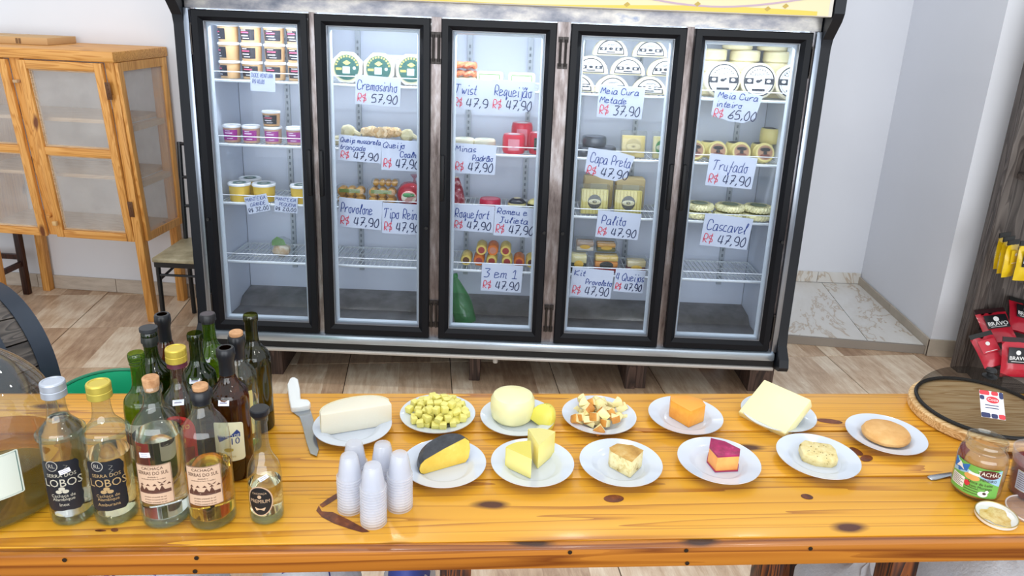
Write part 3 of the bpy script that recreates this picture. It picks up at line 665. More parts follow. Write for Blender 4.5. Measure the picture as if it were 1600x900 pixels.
M_cheesew = mat('#f0ead8', .5, sss=.1); M_card = mat('#d6d3cb', .55)
def disc(b, r, y, n=28, cx=0, cz_=0, a0=0, a1=2 * pi):
    k = n; pts = [(cx + r * cos(a0 + (a1 - a0) * i / k), y, cz_ + r * sin(a0 + (a1 - a0) * i / k)) for i in range(k if a1 - a0 > 6.2 else k + 1)]
    b.poly(pts[::-1])
def ringf(b, r0, r1, y, n=32, a0=0, a1=2 * pi, cz_=0):
    vs = [(r * cos(a0 + (a1 - a0) * i / n), y, cz_ + r * sin(a0 + (a1 - a0) * i / n)) for i in range(n + 1) for r in (r0, r1)]
    b.raw(vs, [(2 * i, 2 * i + 1, 2 * i + 3, 2 * i + 2) for i in range(n)])
def cream_box(px, y, label, z=0, lean=.12):
    x = fl(px, 100, y).x; r = .069
    t = empty('cheese_box', label, 'cheese box', group='round green labelled cheese boxes'); infridge(t, x, y, s[0] + z, R(-lean, 'X'))
    B().prism([(r * 1.06 * cos(pi / 8 + i * pi / 4), r * 1.0 + r * 1.06 * sin(pi / 8 + i * pi / 4)) for i in range(8)], 0, .045, 'y', bev=.004).obj('carton', M_card, t)
    b = B(); disc(b, r * .90, -.0012, cz_=r); lb = b.obj('label', mat('#b5ad8c', .5), t)
    b = B(); disc(b, r * .80, -.0018, cz_=r); lb2 = b.obj('label_field', mat('#24524a', .5), lb)
    b = B(); b.mi = 0
    for i in range(11):
        a_ = pi * (.08 + .84 * i / 10); b.box(-.0035, .0035, -.0023, -.002, -.004, .004, M=T(r * .70 * cos(a_), 0, r + r * .70 * sin(a_)) @ R(-(a_ - pi / 2), 'Y'))
    b.mi = 1; b.poly([(-.018, -.0023, r + .02), (0, -.0023, r + .010), (.018, -.0023, r + .02), (0, -.0023, r + .031)])
    b.mi = 2; b.box(-.018, .014, -.0024, -.002, r - .026, r + .004); b.mi = 0; b.box(-.048, -.022, -.0024, -.002, r - .012, r - .002); b.mi = 2; b.lathe([(0, 0), (.007, 0)], 12, T(.034, -.0023, r - .002) @ R(pi / 2, 'X'))
    b.obj('label_print', [mat('#b8a95a', .5), mat('#d7d36a', .5), mat('#b9c6c9', .5)], lb)
    return t
for i, px in enumerate((541, 591, 642)): cream_box(px, .15 + .004 * i, f'round white cheese carton with green label, {ORD[i]} from left above the Cremosinho sign')
x = fl(628, 90, .30).x; t = empty('cheese_box', 'white cheese carton lying behind the green labelled boxes', 'cheese box'); infridge(t, x, .30, s[0])
B().lathe([(0, 0), (.075, 0), (.075, .12), (0, .12)], 8).obj('carton', M_card, t); B().lathe([(.076, .112), (.079, .112), (.079, .124), (0, .124)], 8).obj('carton_lid', mat('#f3f1ea', .5), t)

# braided and knotted cheeses, second door
def braid(px, py, y, ln, r, z, colr, label, n=5, rot=0.0):
    x = fl(px, py, y).x
    t = empty('braided_cheese', label, 'cheese', group='braided cheeses on the second shelf of the second door'); infridge(t, x, y, z, R(rot))
    m = mottled('braid_' + colr[1:], [(.3, colr), (.7, '#efe2bf')], 18, .4)
    for k in range(3):
        P = [(-ln / 2 + ln * i / 24, r * .55 * sin(i * n * 2 * pi / 48 + k * 2.09), r + r * .35 * sin(i * n * 2 * pi / 24 + k * 2.09)) for i in range(25)]
        B().tube(P, [r * .6 * (.7 + .3 * sin(pi * i / 24)) for i in range(25)], 8).obj('strand', m, t)
    return t
braid(596, 203, .19, .17, .030, s[1] + .038, '#cf9a55', 'orange-tan braided cheese stick above the queijo coalho sign', 9)
braid(590, 212, .17, .24, .022, s[1], '#e3d0a0', 'pale braided cheese lying below the tan braid', 7)
def knot(px, py, y, z, r, label):
    x = fl(px, py, y).x; t = empty('knotted_cheese', label, 'cheese', group='knotted cheeses'); infridge(t, x, y, z)
    m = mottled('knot_cheese', [(.3, '#cdbf88'), (.7, '#f0e9c8')], 14, .35)
    B().ell((0, 0, r), (r * 1.15, r, r), jit=.003).obj('bulb', m, t); B().tube([(r * .6, 0, r * 1.1), (r * 1.3, -.004, r * .8), (r * 1.9, 0, r * .5)], [r * .5, r * .38, r * .25]).obj('tail', m, t)
knot(544, 203, .19, s[1] + .036, .030, 'pale knotted cheese ball at the left, above the mussarela trançado sign'); knot(636, 208, .19, s[1] + .030, .028, 'pale knotted cheese ball at the right, above the queijo coalho sign')
knot(527, 212, .2, s[1], .022, 'small pale cheese knot at the left door edge')
M_prov = mottled('provolone', [(.3, '#b57b2c'), (.6, '#dca94c'), (.8, '#ecd08a')], 12, .35)
M_film = film('#f6f8f8', 'pack_film', 1.3, .06, .05)
def provpack(px, py, y, z, nx, nz, r, label, rot=0.0, leaf=True):
    x = fl(px, py, y).x; t = empty('provolone_pack', label, 'cheese pack', group='packs of provolone balls'); infridge(t, x, y, z, R(rot))
    me = B().ell((0, 0, 0), (r, r, r * 1.02), seg=12, rings=7).mesh('cheese_ball', M_prov)
    for i in range(nx):
        for k in range(nz):
            for j in range(2): link('cheese_ball', me, t, ((i - (nx - 1) / 2) * r * 1.9, j * r * 1.9, r + k * r * 1.8))
    hw = nx * r * 1.0 + .004
    if leaf: B().box(-hw * .7, hw * .7, -r * 1.06, -r * 1.04, r * (2 * nz - 1.2), r * (2 * nz - .4)).obj('pack_label', mat('#7d8f3f', .5), t)
    B().box(-hw, hw, -r * 1.1, r * 3.0, 0.001, r * nz * 1.9 + r * .25, r * .5).obj('plastic_film', M_film, t)
provpack(548, 300, .17, s[2], 3, 2, .0215, 'pack of provolone balls at the left, above the Provolone sign'); provpack(597, 300, .17, s[2], 3, 2, .0215, 'pack of provolone balls in the middle of its shelf')
provpack(602, 280, .19, s[2] + .088, 4, 1, .015, 'small pack of provolone balls lying on top of the others', .1, False)
p = fl(641, 300, .18); t = empty('reino_cheese', 'red wrapped round cheese above the Tipo Reino sign', 'cheese'); infridge(t, p.x, .18, s[2])
B().ell((0, 0, .055), (.058, .055, .055), seg=20, rings=12).obj('wax_rind', mat('#c03a4a', .3), t); B().ell((.0, .0, .055), (.066, .062, .0595), jit=.004).obj('plastic_film', film('#f6dfe2', 'pink_film', 1.2, .08, .10, '#d98a95'), t)
b = B(); b.ell((0, -.046, .052), (.036, .014, .030)); lb = b.obj('label', mat('#d8d2bd', .5), t); B().ell((0, -.049, .062), (.030, .0135, .014)).obj('label_top', mat('#4b8a55', .5), lb)
B().lathe([(.010, .112), (.004, .13), (.02, .15), (0, .152)], 10, T(.02, 0, 0)).obj('wrap_twist', film('#f6dfe2', 'pink_film', 1.2, .08, .10, '#d98a95'), t)

# middle door
p = fl(726, 110, .19)
for k in range(2):
    t = empty('twist_cheese_pack', f'orange twisted cheese pack, {"upper" if k else "lower"} of two above the Twist sign', 'cheese pack', group='orange twist packs'); infridge(t, p.x, .19, s[0] + .045 + k * .036, R(.1 * k))
    for j in range(4): B().tube([(-.05 + .1 * i / 10, -.03 + .02 * j + .006 * sin(i * 1.6 + j), .016 + .005 * cos(i * 1.6 + j)) for i in range(11)], .0115, 7).obj('cheese_rope', mat('#e2733c', .4, var=.2, vscale=30), t)
    B().box(-.056, .056, -.046, .046, .0, .034, .012).obj('plastic_film', M_film, t)
t = infridge(empty('cheese_block', 'pale cheese block under the orange twist packs', 'cheese'), p.x, .19, s[0]); B().box(-.055, .055, -.04, .05, 0, .045, .008).obj('block', mat('#efe9c4', .45), t); B().box(-.03, .03, -.0412, -.0408, .01, .035).obj('label', mat('#a8c08a', .5), t)
for i, px in enumerate((765, 815)):
    x = fl(px, 130, .2).x; t = infridge(empty('soft_cheese_pack', f'white cheese pack with green framed label, {"left" if i == 0 else "right"} of two above the Requeijão sign', 'cheese pack', group='green labelled soft cheese packs'), x, .2, s[0])
    B().box(-.06, .06, -.04, .06, 0, .072, .012).obj('block', mat('#d9dbbe', .4), t); b = B(); lb = B().box(-.045, .045, -.0412, -.0405, .020, .062).obj('label', mat('#cfdcb4', .5), t)
    quadbar(b, -.046, .046, .018, .064, .004, -.0424, -.0408, .0002); b.obj('label_border', mat('#5d9a4c', .5), lb)
M_redw = mat('#d0213c', .28, var=.15, vscale=20, bump=.2)
def redcheese(px, y, z, r, h, label, dark=False, rot=0):
    x = fl(px, 220, y).x; t = infridge(empty('red_waxed_cheese', label, 'cheese', group='red waxed cheeses'), x, y, z, R(rot))
    B().lathe([(0, 0), (r * .9, 0), (r, h * .15), (r, h * .85), (r * .9, h), (0, h)], 24).obj('wax_rind', M_redw, t)
    b = B(); ra = r + .0012; z0, z1 = h * .2, h * .8
    b.raw([(ra * sin(-.5 + i / 6), -ra * cos(-.5 + i / 6), zz) for i in range(7) for zz in (z0, z1)], [(2 * i, 2 * i + 2, 2 * i + 3, 2 * i + 1) for i in range(6)])
    b.obj('label', mat('#2e4436' if dark else '#e08a96', .45), t)
    B().lathe([(r * .55, h + .0006), (0, h + .0012)], 20).obj('top_label', mat('#e7dfe0', .4), t)
redcheese(803, .175, s[1], .052, .085, 'red waxed cheese at the front, left of the dark labelled one'); redcheese(842, .185, s[1], .046, .095, 'red waxed cheese with dark green label at the middle door edge', True)
redcheese(815, .29, s[1], .05, .125, 'red waxed cheese standing behind the two front ones')
for i, px in enumerate((724, 757)):
    x = fl(px, 230, .2).x; t = infridge(empty('white_cheese', f'flat white cheese, {"left" if i == 0 else "right"} of two behind the Minas Padrão sign', 'cheese', group='flat white cheeses'), x, .22, s[1])
    B().lathe([(0, 0), (.047, 0), (.05, .01), (.05, .045), (.045, .052), (0, .052)], 24).obj('cheese_body', mat('#efe9cd', .45, sss=.1), t); B().lathe([(.02, .0525), (0, .053)], 16).obj('label', mat('#cfd8c8', .5), t)
p = fl(766, 312, .19); t = infridge(empty('red_cheese_wheel', 'small red rinded cheese wheel between the Roquefort and Romeu signs', 'cheese'), p.x, .19, s[2])
B().lathe([(0, 0), (.047, 0), (.05, .008), (.05, .042), (.047, .05), (0, .05)], 24).obj('rind', mat('#c02c48', .35), t); B().lathe([(.04, .0505), (0, .051)], 20).obj('cut_top', mat('#d66a78', .4), t)
for i, (px, c1, c2) in enumerate(((808, '#2c2f36', '#e2d79a'), (838, '#d9cf8a', '#3c3a30'))):
    x = fl(px, 312, .19).x; t = infridge(empty('wrapped_cheese', ['dark wrapped cheese with yellow stripe behind the Romeu sign', 'yellow wrapped cheese with dark stripe at the middle door edge'][i], 'cheese', group='wrapped cheeses behind the Romeu sign'), x, .19, s[2])
    B().ell((0, 0, .03), (.042, .04, .03)).obj('cheese_body', mat(c1, .35), t); B().lathe([(.042, .022), (.0435, .028), (.0425, .036)], 24, Matrix.Diagonal((1, .96, 1, 1))).obj('stripe', mat(c2, .4), t); B().lathe([(.018, .0575), (0, .061)], 14).obj('top_sticker', mat('#c9c0a0', .5), t)
x = fl(715, 300, .22).x; t = infridge(empty('salami', 'mottled red salami standing at the left edge of the middle door', 'salami'), x, .22, s[2])
B().tube([(0, 0, 0), (.004, 0, .02), (-.006, .01, .08), (-.012, .02, .13)], [.03, .034, .03, .016], 14).obj('sausage', mottled('salami', [(.4, '#8e2f3a'), (.55, '#b4606a'), (.62, '#e0c3c0')], 40, .4), t); B().torus(.012, .003, T(-.012, .02, .133)).obj('string', mat('#d9cdb8', .7), t)
x = fl(722, 318, .17).x; t = infridge(empty('blue_cheese', 'flat tan cheese lying beside the salami', 'cheese'), x, .16, s[2]); B().lathe([(0, 0), (.034, 0), (.036, .006), (.036, .014), (.033, .018), (0, .018)], 20).obj('cheese_body', mat('#d9bf8c', .5, var=.2, vscale=40), t); B().lathe([(.02, .0185), (0, .019)], 16).obj('top_label', mat('#e6ded0', .5), t)
def roll(px, py, y, z, c1, c2, label):
    x = fl(px, py, y).x; r = .026
    t = infridge(empty('rolled_cheese', label, 'cheese', group='two-colour rolled cheeses'), x, y, z)
    Mq = T(0, 0, r) @ R(pi / 2, 'X')
    B().lathe([(0, -.10), (r * .9, -.10), (r, -.094), (r, -.006), (r * .93, 0), (r * .62, .0)], 22, Mq).obj('outer_layer', mat(c1, .4, var=.1), t)
    B().lathe([(r * .62, .0005), (r * .2, .001), (0, .001)], 18, Mq).obj('core', mat(c2, .45, var=.25, vscale=60), t)
YR, OR_, RC = '#e6cd6e', '#de7a35', '#a9463f'
for i, (px, c1, c2) in enumerate(((752, YR, RC), (770, OR_, '#c98a74'), (790, YR, RC))): roll(px, 393, .2, s[3] + .048, c1, c2, f'{["yellow", "orange", "yellow"][i]} rolled cheese with red core, {ORD[i]} from left in the upper row of the pile')
for i, (px, c1, c2) in enumerate(((728, YR, '#6d4a2f'), (748, OR_, RC), (768, YR, RC), (792, YR, RC), (811, OR_, RC), (830, YR, '#6d4a2f'))): roll(px, 412, .18, s[3], c1, c2, f'{"orange" if c1 == OR_ else "yellow"} rolled cheese, {ORD[i]} from left in the lower row above the 3 em 1 sign')
p0, p1 = fl(706, 432, .16), fl(727, 497, .12); t = infridge(empty('green_bottle', 'green plastic soda bottle leaning inside the fridge at the bottom of the middle door', 'bottle'), p1.x + .004, .14, .012, R(-.27, 'Y') @ R(-.15, 'X'))
MG = film('#a8dcb0', 'green_plastic', 1.2, .08, .30, '#86c891')
B().lathe([(0, .004), (.03, 0), (.05, .006), (.052, .02), (.052, .10), (.047, .13), (.03, .18), (.018, .215), (.013, .225), (.013, .245)], 24).obj('bottle_body', MG, t); B().lathe([(.015, .235), (.016, .235), (.016, .252), (0, .252)], 14).obj('cap', mat('#3f8c4f', .4), t)

# fourth door: half wheels with printed half labels
M_half = mat('#e3dabb', .45, sss=.12); M_lw = mat('#dcdcd6', .5); M_lb = mat('#2b2f36', .5)
def half(px, py, y, z, label, r=.078):
    x = fl(px, py, y).x; t = infridge(empty('half_cheese', label, 'cheese', group='half cheese wheels'), x, y, z, R(random.uniform(-.05, .05)))
    poly = [(r * cos(pi * i / 20), r * sin(pi * i / 20)) for i in range(21)]
    B().prism(poly, 0, .055, 'y', bev=.006).obj('cheese_body', M_half, t)
    b = B(); b.mi = 0; disc(b, r * .76, -.0016, 18, cz_=.008, a0=0, a1=pi)
    b.mi = 1; ringf(b, r * .72, r * .78, -.0021, 18, 0, pi, .008); b.box(-r * .78, r * .78, -.0022, -.0018, .006, .010)
    for q in (-1, 1): b.box(q * r * .44 - r * .2, q * r * .44 + r * .2, -.0023, -.0019, .022, .036); 
    b.mi = 0
    for q in (-1, 1): b.ell((q * r * .42, -.0022, .029), (.006, .0006, .0045))
    b.mi = 1; b.box(-r * .26, r * .26, -.0023, -.0019, .0135, .0185); handwrite(b, 'Canastra', .010, -r * .33, .044, width=r * .66, pen=.0012, y=-.0024)
    b.ell((0, -.002, .030), (.010, .0008, .006))
    b.obj('label', [M_lw, M_lb], t)
for i, px in enumerate((954, 1016)): half(px, 85, .20, s[0] + .162, f'half white cheese wheel, {"left" if i == 0 else "right"} one of the top pair behind the fourth door')
for i, px in enumerate((923, 981, 1040)): half(px, 112, .19, s[0] + .081, f'half white cheese, {ORD[i]} from left in the middle row behind the fourth door')
for i, px in enumerate((903, 957, 1015)): half(px, 138, .18, s[0], f'half white cheese, {ORD[i]} from left in the bottom row behind the fourth door')
M_blk = mottled('black_wrap', [(.35, '#23272e'), (.6, '#4a515c'), (.75, '#9aa3b0')], 25, .25, bump=.3)
for i, (px, z, y, sc_) in enumerate(((912, 0, .19, .9), (945, 0, .20, .95), (928, .045, .2, 1.0))):
    x = fl(px, 225, y).x; t = infridge(empty('black_rind_cheese', ['black wrapped cheese at the left under the top one, Capa Preta shelf', 'black wrapped cheese at the right under the top one, Capa Preta shelf', 'black wrapped cheese on top of two others, Capa Preta shelf'][i], 'cheese', group='black wrapped cheeses'), x, y, s[1] + z)
    B().lathe([(0, 0), (.05 * sc_, 0), (.055 * sc_, .01), (.055 * sc_, .035), (.05 * sc_, .043), (0, .043)], 20).obj('cheese_body', M_blk, t); B().lathe([(.057 * sc_, .004), (.061 * sc_, .02), (.056 * sc_, .04)], 20).obj('plastic_film', M_film, t)
def slab(px, py, y, z, w_, h_, colr, logo, label, stripes=False):
    x = fl(px, py, y).x; t = infridge(empty('cheese_slab_pack', label, 'cheese pack', group='upright square cheese packs'), x, y, z, R(-.10, 'X'))
    B().box(-w_ / 2, w_ / 2, 0, .03, 0, h_, .005).obj('cheese_slab', mat(colr, .4, var=.06), t)
    if stripes:
        b = B()
        for i in range(8): b.box(-w_ * .44 + w_ * .88 * i / 7 - .0015, -w_ * .44 + w_ * .88 * i / 7 + .0015, -.0012, .0, .004, h_ - .004)
        b.obj('stripes', mat('#c3ae55', .5), t)
    lb = None; b = B(); r0, r1 = logo[0]
    b.mi = 0; b.ell((0, -.001, h_ * .5), (r0, .0012, r1), seg=24); b.mi = 1; b.ell((0, -.0016, h_ * .5), (r0 * .9, .0012, r1 * .42), seg=24)
    b.mi = 0; b.ell((0, -.002, h_ * .5), (r0 * .4, .0013, r1 * .22), seg=16); b.mi = 2; b.ell((0, -.0026, h_ * .5), (r0 * .18, .0013, r1 * .12), seg=12)
    b.obj('logo', [mat(c, .5) for c in logo[1]], t)
    B().box(-w_ / 2 - .006, w_ / 2 + .006, -.006, .036, -.001 + .002, h_ + .022, .008).obj('plastic_film', M_film, t)
slab(990, 230, .17, s[1], .105, .100, '#e9d184', ((.036, .036), ('#c9b266', '#e6d28c', '#8b7a3e')), 'square yellow cheese pack with faint round stamp beside the Capa Preta cheeses')
slab(1036, 230, .17, s[1], .085, .100, '#ecdf9c', ((.034, .036), ('#4f9f57', '#e8e6c0', '#c9a94e')), 'square yellow cheese pack with green oval logo at the fourth door edge')
LG = ((.032, .034), ('#4c4b40', '#d9d2a8', '#9a8f55'))
slab(929, 318, .16, s[2], .125, .118, '#e9dc8a', LG, 'striped yellow pack with dark oval logo, left one above the Palito sign', True); slab(982, 318, .16, s[2], .125, .118, '#e9d984', LG, 'striped yellow pack with dark oval logo, right one above the Palito sign', True)
for i, px in enumerate((935, 985)):
    x = fl(px, 300, .3).x; t = infridge(empty('cheese_slab_pack', f'tan cheese block behind the {"left" if i == 0 else "right"} striped pack', 'cheese pack', group='tan blocks behind the striped packs'), x, .3, s[2]); B().box(-.07, .07, 0, .08, 0, .15, .01).obj('cheese_slab', mat('#cdb98a', .5), t); B().box(-.04, .04, -.0015, 0, .05, .12).obj('label', mat('#e0d6b4', .5), t)
def kit(px, y, z, w_, h_, cols, label, d=.06):
    x = fl(px, 405, y).x; t = infridge(empty('cheese_kit_pack', label, 'cheese pack', group='mixed cheese packs'), x, y, z); n = len(cols)
    for i, c in enumerate(cols): B().box(-w_ / 2 + .001, w_ / 2 - .001, -d / 2, d / 2, h_ * i / n, h_ * (i + 1) / n - .0005, .006).obj('cheese_layer', mat(c, .4, var=.12, vscale=30), t)
    b = B(); b.ell((0, -d / 2 - .0005, h_ * .45), (w_ * .3, .0016, h_ * .22), seg=20); b.obj('label', mat('#e2b33c' if n < 3 else '#23281f', .5), t)
    B().box(-w_ / 2 - .004, w_ / 2 + .004, -d / 2 - .004, d / 2 + .004, .0008, h_ + .012, .006).obj('plastic_film', M_film, t)
kit(904, .18, s[3], .075, .085, ['#26301f', '#e4d8a0'], 'dark green and cream cheese kit pack above the Kit Provoleto sign'); kit(947, .18, s[3], .11, .085, ['#b23a34', '#e0923c', '#e2c06a'], 'red and orange layered cheese pack beside the dark kit pack')
kit(945, .20, s[3] + .099, .09, .04, ['#6d6a3c', '#d9a24c'], 'small olive cheese pack on top of the red and orange pack'); kit(994, .18, s[3], .09, .065, ['#8c3a34', '#d9c79a'], 'low red and cream cheese pack above the 4 Queijos sign')
kit(912, .20, s[3] + .099, .085, .045, ['#d8d2c4', '#b9a08a'], 'pale crumpled cheese pack on top of the dark kit pack')

# rightmost door
def wheel(px, py, y, z, label, r=.079):
    x = fl(px, py, y).x; t = infridge(empty('whole_cheese', label, 'cheese', group='whole cheese wheels standing upright'), x, y, z, R(-.10, 'X'))
    B().lathe([(0, -.055), (r * .9, -.055), (r, -.046), (r, -.009), (r * .9, 0), (0, 0)], 36, T(0, 0, r) @ R(pi / 2, 'X')).obj('cheese_body', M_half, t)
    b = B(); b.mi = 0; disc(b, r * .86, -.0016, 32, cz_=r); b.mi = 1; ringf(b, r * .80, r * .87, -.0021, 32, cz_=r); ringf(b, r * .70, r * .72, -.0021, 32, cz_=r)
    for q in (-1, 1): b.box(q * r * .56 - r * .25, q * r * .56 + r * .25, -.0023, -.0019, r - .014, r + .012)
    b.mi = 0
    for q in (-1, 1): b.ell((q * r * .54, -.0022, r), (.010, .0008, .007))
    ringf(b, 0.001, r * .28, -.0024, 20, cz_=r)
    b.mi = 1; handwrite(b, 'Canastra', .014, -r * .48, r + .024, width=r * .95, pen=.0015, y=-.0026)
    b.ell((-.004, -.0025, r - .002), (.011, .0008, .007)); b.ell((.009, -.0025, r + .004), (.006, .0008, .005)); b.box(-r * .36, r * .36, -.0026, -.002, r - .044, r - .034)
    for k in range(9): a_ = pi * (.2 + .6 * k / 8); b.ell((r * .63 * cos(a_), -.0024, r + r * .63 * sin(a_)), (.003, .0006, .003), seg=6, rings=4)
    b.obj('label', [M_lw, M_lb], t)
for i, px in enumerate((1131, 1187, 1241)): wheel(px, 125, .16, s[0], f'upright white cheese with round black label, {ORD[i]} from left behind the rightmost door')
k = 0
for zz, pxs in ((.0, (1110, 1160, 1215)), (.052, (1110, 1160, 1215)), (.104, (1110, 1160, 1215)), (.156, (1112, 1162, 1216)), (.208, (1150, 1205))):
    for i, px in enumerate(pxs):
        x = fl(px, 90, .33).x; t = infridge(empty('whole_cheese', f'plain cream cheese, {ORD[i]} from left in the {ORD[int(zz / .052 + .5)]} layer up behind the upright cheeses', 'cheese', group='stacked cream cheese wheels'), x + random.uniform(-.004, .004), .325, s[0] + zz)
        B().lathe([(0, 0), (.062, 0), (.068, .006), (.068, .045), (.062, .051), (0, .051)], 28).obj('cheese_body', mat('#e2d8b0', .45, sss=.12), t); B().lathe([(.069, .015), (.0692, .036)], 20, a0=-2.6, a1=-1.0).obj('side_label', mat('#dcd3a6', .5), t)
M_tr = mat('#e7d88c', .4, sss=.1)
def truffle(px, py, y, z, label, r=.047, lie=False):
    x = fl(px, py, y).x; t = infridge(empty('truffled_cheese', label, 'cheese', group='truffled cheeses'), x, y, z)
    if not lie:
        Mq = T(0, 0, r) @ R(pi / 2 - .25, 'X')
        B().lathe([(0, -.05), (r * .85, -.05), (r, -.04), (r, -.012), (r * .86, 0), (0, 0)], 28, Mq).obj('cheese_body', M_tr, t)
        b = B(); b.mi = 0; b.lathe([(r * .72, .0008), (0, .0012)], 24, Mq); b.mi = 1; b.ell((0, r * .30, .0014), (r * .5, r * .2, .0008), Mq); b.mi = 2; b.ell((0, -r * .32, .0014), (r * .5, r * .24, .0008), Mq)
        b.mi = 1; b.ell((0, -.002, .002), (r * .2, r * .16, .0008), Mq); b.obj('label', [mat('#b58a6a', .5), mat('#2d2a28', .5), mat('#7d4a3a', .5)], t)
    else:
        B().lathe([(0, 0), (r * .9, 0), (r, .01), (r, .06), (r * .9, .07), (0, .07)], 26).obj('cheese_body', M_tr, t); B().lathe([(r * .8, .0705), (0, .071)], 20).obj('top_label', mat('#3a3430', .5), t)
for i, px in enumerate((1087, 1122, 1159, 1196)): truffle(px, 235, .16, s[1], f'truffled cheese with dark label, {ORD[i]} from left in front above the Trufado sign')
for i, px in enumerate((1080, 1110, 1152, 1192)): truffle(px, 215, .30, s[1] + .02 * (i == 9), f'yellow cheese lying flat, {ORD[i]} from left in the row behind the truffled cheeses', .05 if i != 1 else .043, True)
truffle(1205, 200, .31, s[1] + .072, 'yellow cheese lying on top of the rear row at the right, rightmost door', .047, True)
def cascavel(px, y, z, label):
    x = fl(px, 335, y).x; t = infridge(empty('twisted_cheese_ring', label, 'cheese', group='flat rope-edged cheeses'), x, y, z); r = .062
    B().lathe([(0, .002), (r * .8, .002), (r * .8, .030), (0, .033)], 26).obj('cheese_body', mat('#dcd6a4', .45), t)
    b = B()
    for q in range(2): b.tube([((r - .006 + .006 * cos(i * 1.1 + q * pi)) * cos(2 * pi * i / 72), (r - .006 + .006 * cos(i * 1.1 + q * pi)) * sin(2 * pi * i / 72), .017 + .007 * sin(i * 1.1 + q * pi)) for i in range(73)], .0095, 7)
    b.obj('rope_edge', mat('#ebe5b4', .45), t); B().lathe([(r * .62, .0335), (0, .0345)], 20).obj('top_label', mat('#7d8a72', .45), t)
for i, px in enumerate((1089, 1137, 1181)):
    cascavel(px, .19, s[2], f'flat rope-edged cheese, {ORD[i]} from left in the lower layer above the Cascavel sign'); cascavel(px + 2, .195, s[2] + .0355, f'flat rope-edged cheese, {ORD[i]} from left in the upper layer above the Cascavel sign')
# ================================================================== LEFT SIDE: CABINET, BOX, STOOL, CHAIR, BARREL, BUCKET
M_pine = wood('pine_cabinet_x', '#e2a75c', '#d99b4e', '#c08038', 1.0, .5, 'X', knots='#6d3a18', gy=14, lx=.5, dist=.3); M_pinez = wood('pine_cabinet_z', '#e2a75c', '#d99b4e', '#c08038', 1.0, .5, 'Z', knots='#6d3a18', gy=14, lx=.5, dist=.3)
M_pinep = wood('pine_pale', '#dfc09a', '#cfae86', '#b99670', 1.3, .6, 'X')
M_net = mesh_screen('insect_screen', '#e6e3df', .24, 7); M_brass = mat('#6a4a34', .45, metal=.6)
cab = empty('screened_cabinet', 'pine food cabinet with insect screen doors standing on legs against the left wall', 'cabinet', (-1.975, 3.845, 0), (0, 0, -.09))
CW, CD, Z0, Z1 = .98, .36, .48, 1.42
b = B(); b.box(-CW - .02, .018, -.022, CD + .02, Z1, Z1 + .052, .006); b.obj('top_board', M_pine, cab)
for x, y in ((-.045, 0), (-.045, CD - .045), (-CW + .04, 0), (-CW + .08, CD - .045)):
    zt = Z1 if x > -.1 else Z0 + .02
    B().box(x, x + .045, y, y + .045, 0, zt, .003).obj('leg', M_pinez, cab)
B().box(-CW, -CW + .04, 0, CD, Z0, Z1).obj('left_side', M_pinez, cab)
B().box(-CW + .04, -.046, .002, CD - .002, Z0 - .0, Z0 + .022).obj('bottom_board', M_pinep, cab)
for z in (.80, 1.10): B().box(-CW + .04, -.046, .05, CD - .01, z, z + .02).obj('inner_shelf', M_pinep, cab)
B().box(-.545, -.49, -.004, .02, Z0 + .0, Z1 - .001).obj('centre_post', M_pinez, cab)
B().box(-.046, .0, -.004, -.0005, Z0, Z1 - .001).obj('corner_stile', M_pinez, cab)
def cdoor(xa, xb, knob):
    d = B(); wd = .042
    d.box(xa, xa + wd, -.026, -.005, Z0 - .005, Z1 - .005, .003); d.box(xb - wd, xb, -.026, -.005, Z0 - .005, Z1 - .005, .003)
    o = d.obj('door', M_pinez, cab)
    for z in (Z0 - .005, .935, Z1 - .047): B().box(xa + wd, xb - wd, -.025, -.006, z, z + .042, .003).obj('rail', M_pine, o)
    for za, zb in ((Z0 + .037, .935), (.977, Z1 - .047)):
        B().box(xa + wd - .004, xb - wd + .004, -.008, -.006, za, zb).obj('screen', M_net, o)
        q = B(); quadbar(q, xa + wd, xb - wd, za, zb, .010, -.014, -.0062, .002); q.obj('bead', M_pinep, o)
    return o
d1 = cdoor(-.488, -.048, 1); d2 = cdoor(-.985, -.547, 0)
for z in (.62, 1.24):
    h = B(); h.box(-.047, -.020, -.0275, -.025, z, z + .085, .001)
    for k in range(4): h.ell((-.034, -.028, z + .012 + k * .02), (.003, .002, .003))
    h.obj('hinge', M_brass, d1)
h = B(); h.box(-.52, -.50, -.03, -.004, .585, .605, .003, M=T(-.51, 0, .595) @ R(.6, 'Y') @ T(.51, 0, -.595)); h.obj('turn_latch', M_pine, cab); h = B(); h.box(-.485, -.462, -.046, -.026, .545, .57, .004); h.obj('knob', mat('#d8b27a', .5), d1)
h = B(); h.box(-.53, -.505, -.03, -.004, 1.30, 1.315, .003); h.obj('turn_latch', M_pinep, cab)
for za, zb in ((Z0 - .002, Z0 + .04), (Z1 - .045, Z1 - .001)): B().box(.0, .018, .02, CD - .02, za, zb).obj('side_rail', M_pinez, cab)
for ya, yb in ((-.003, .03), (CD - .035, CD)): B().box(.0005, .02, ya, yb, Z0 - .002, Z1 - .001, .003).obj('side_stile', M_pinez, cab)
B().box(.006, .009, .03, CD - .035, Z0 + .04, Z1 - .045).obj('side_screen', M_net, cab)
B().box(-.046, -.001, .045, CD - .045, Z0 + .0, Z0 + .03).obj('side_sill', M_pinez, cab)
for z in (.795, 1.095): B().box(-.045, .0, .04, CD - .04, z - .03, z).obj('shelf_batten', M_pinep, cab)
for o in cab.children_recursive:                         # the cabinet front leans forward towards the top
    for v in o.data.vertices:
        if v.co.z > Z0: v.co.y -= .085 * (v.co.z - Z0) / (Z1 - Z0) * max(0, 1 - v.co.y / CD)
p = Matrix.Translation((-1.975, 3.845, 0)) @ R(-.09) @ Vector((-.74, .19, Z1 + .0525))
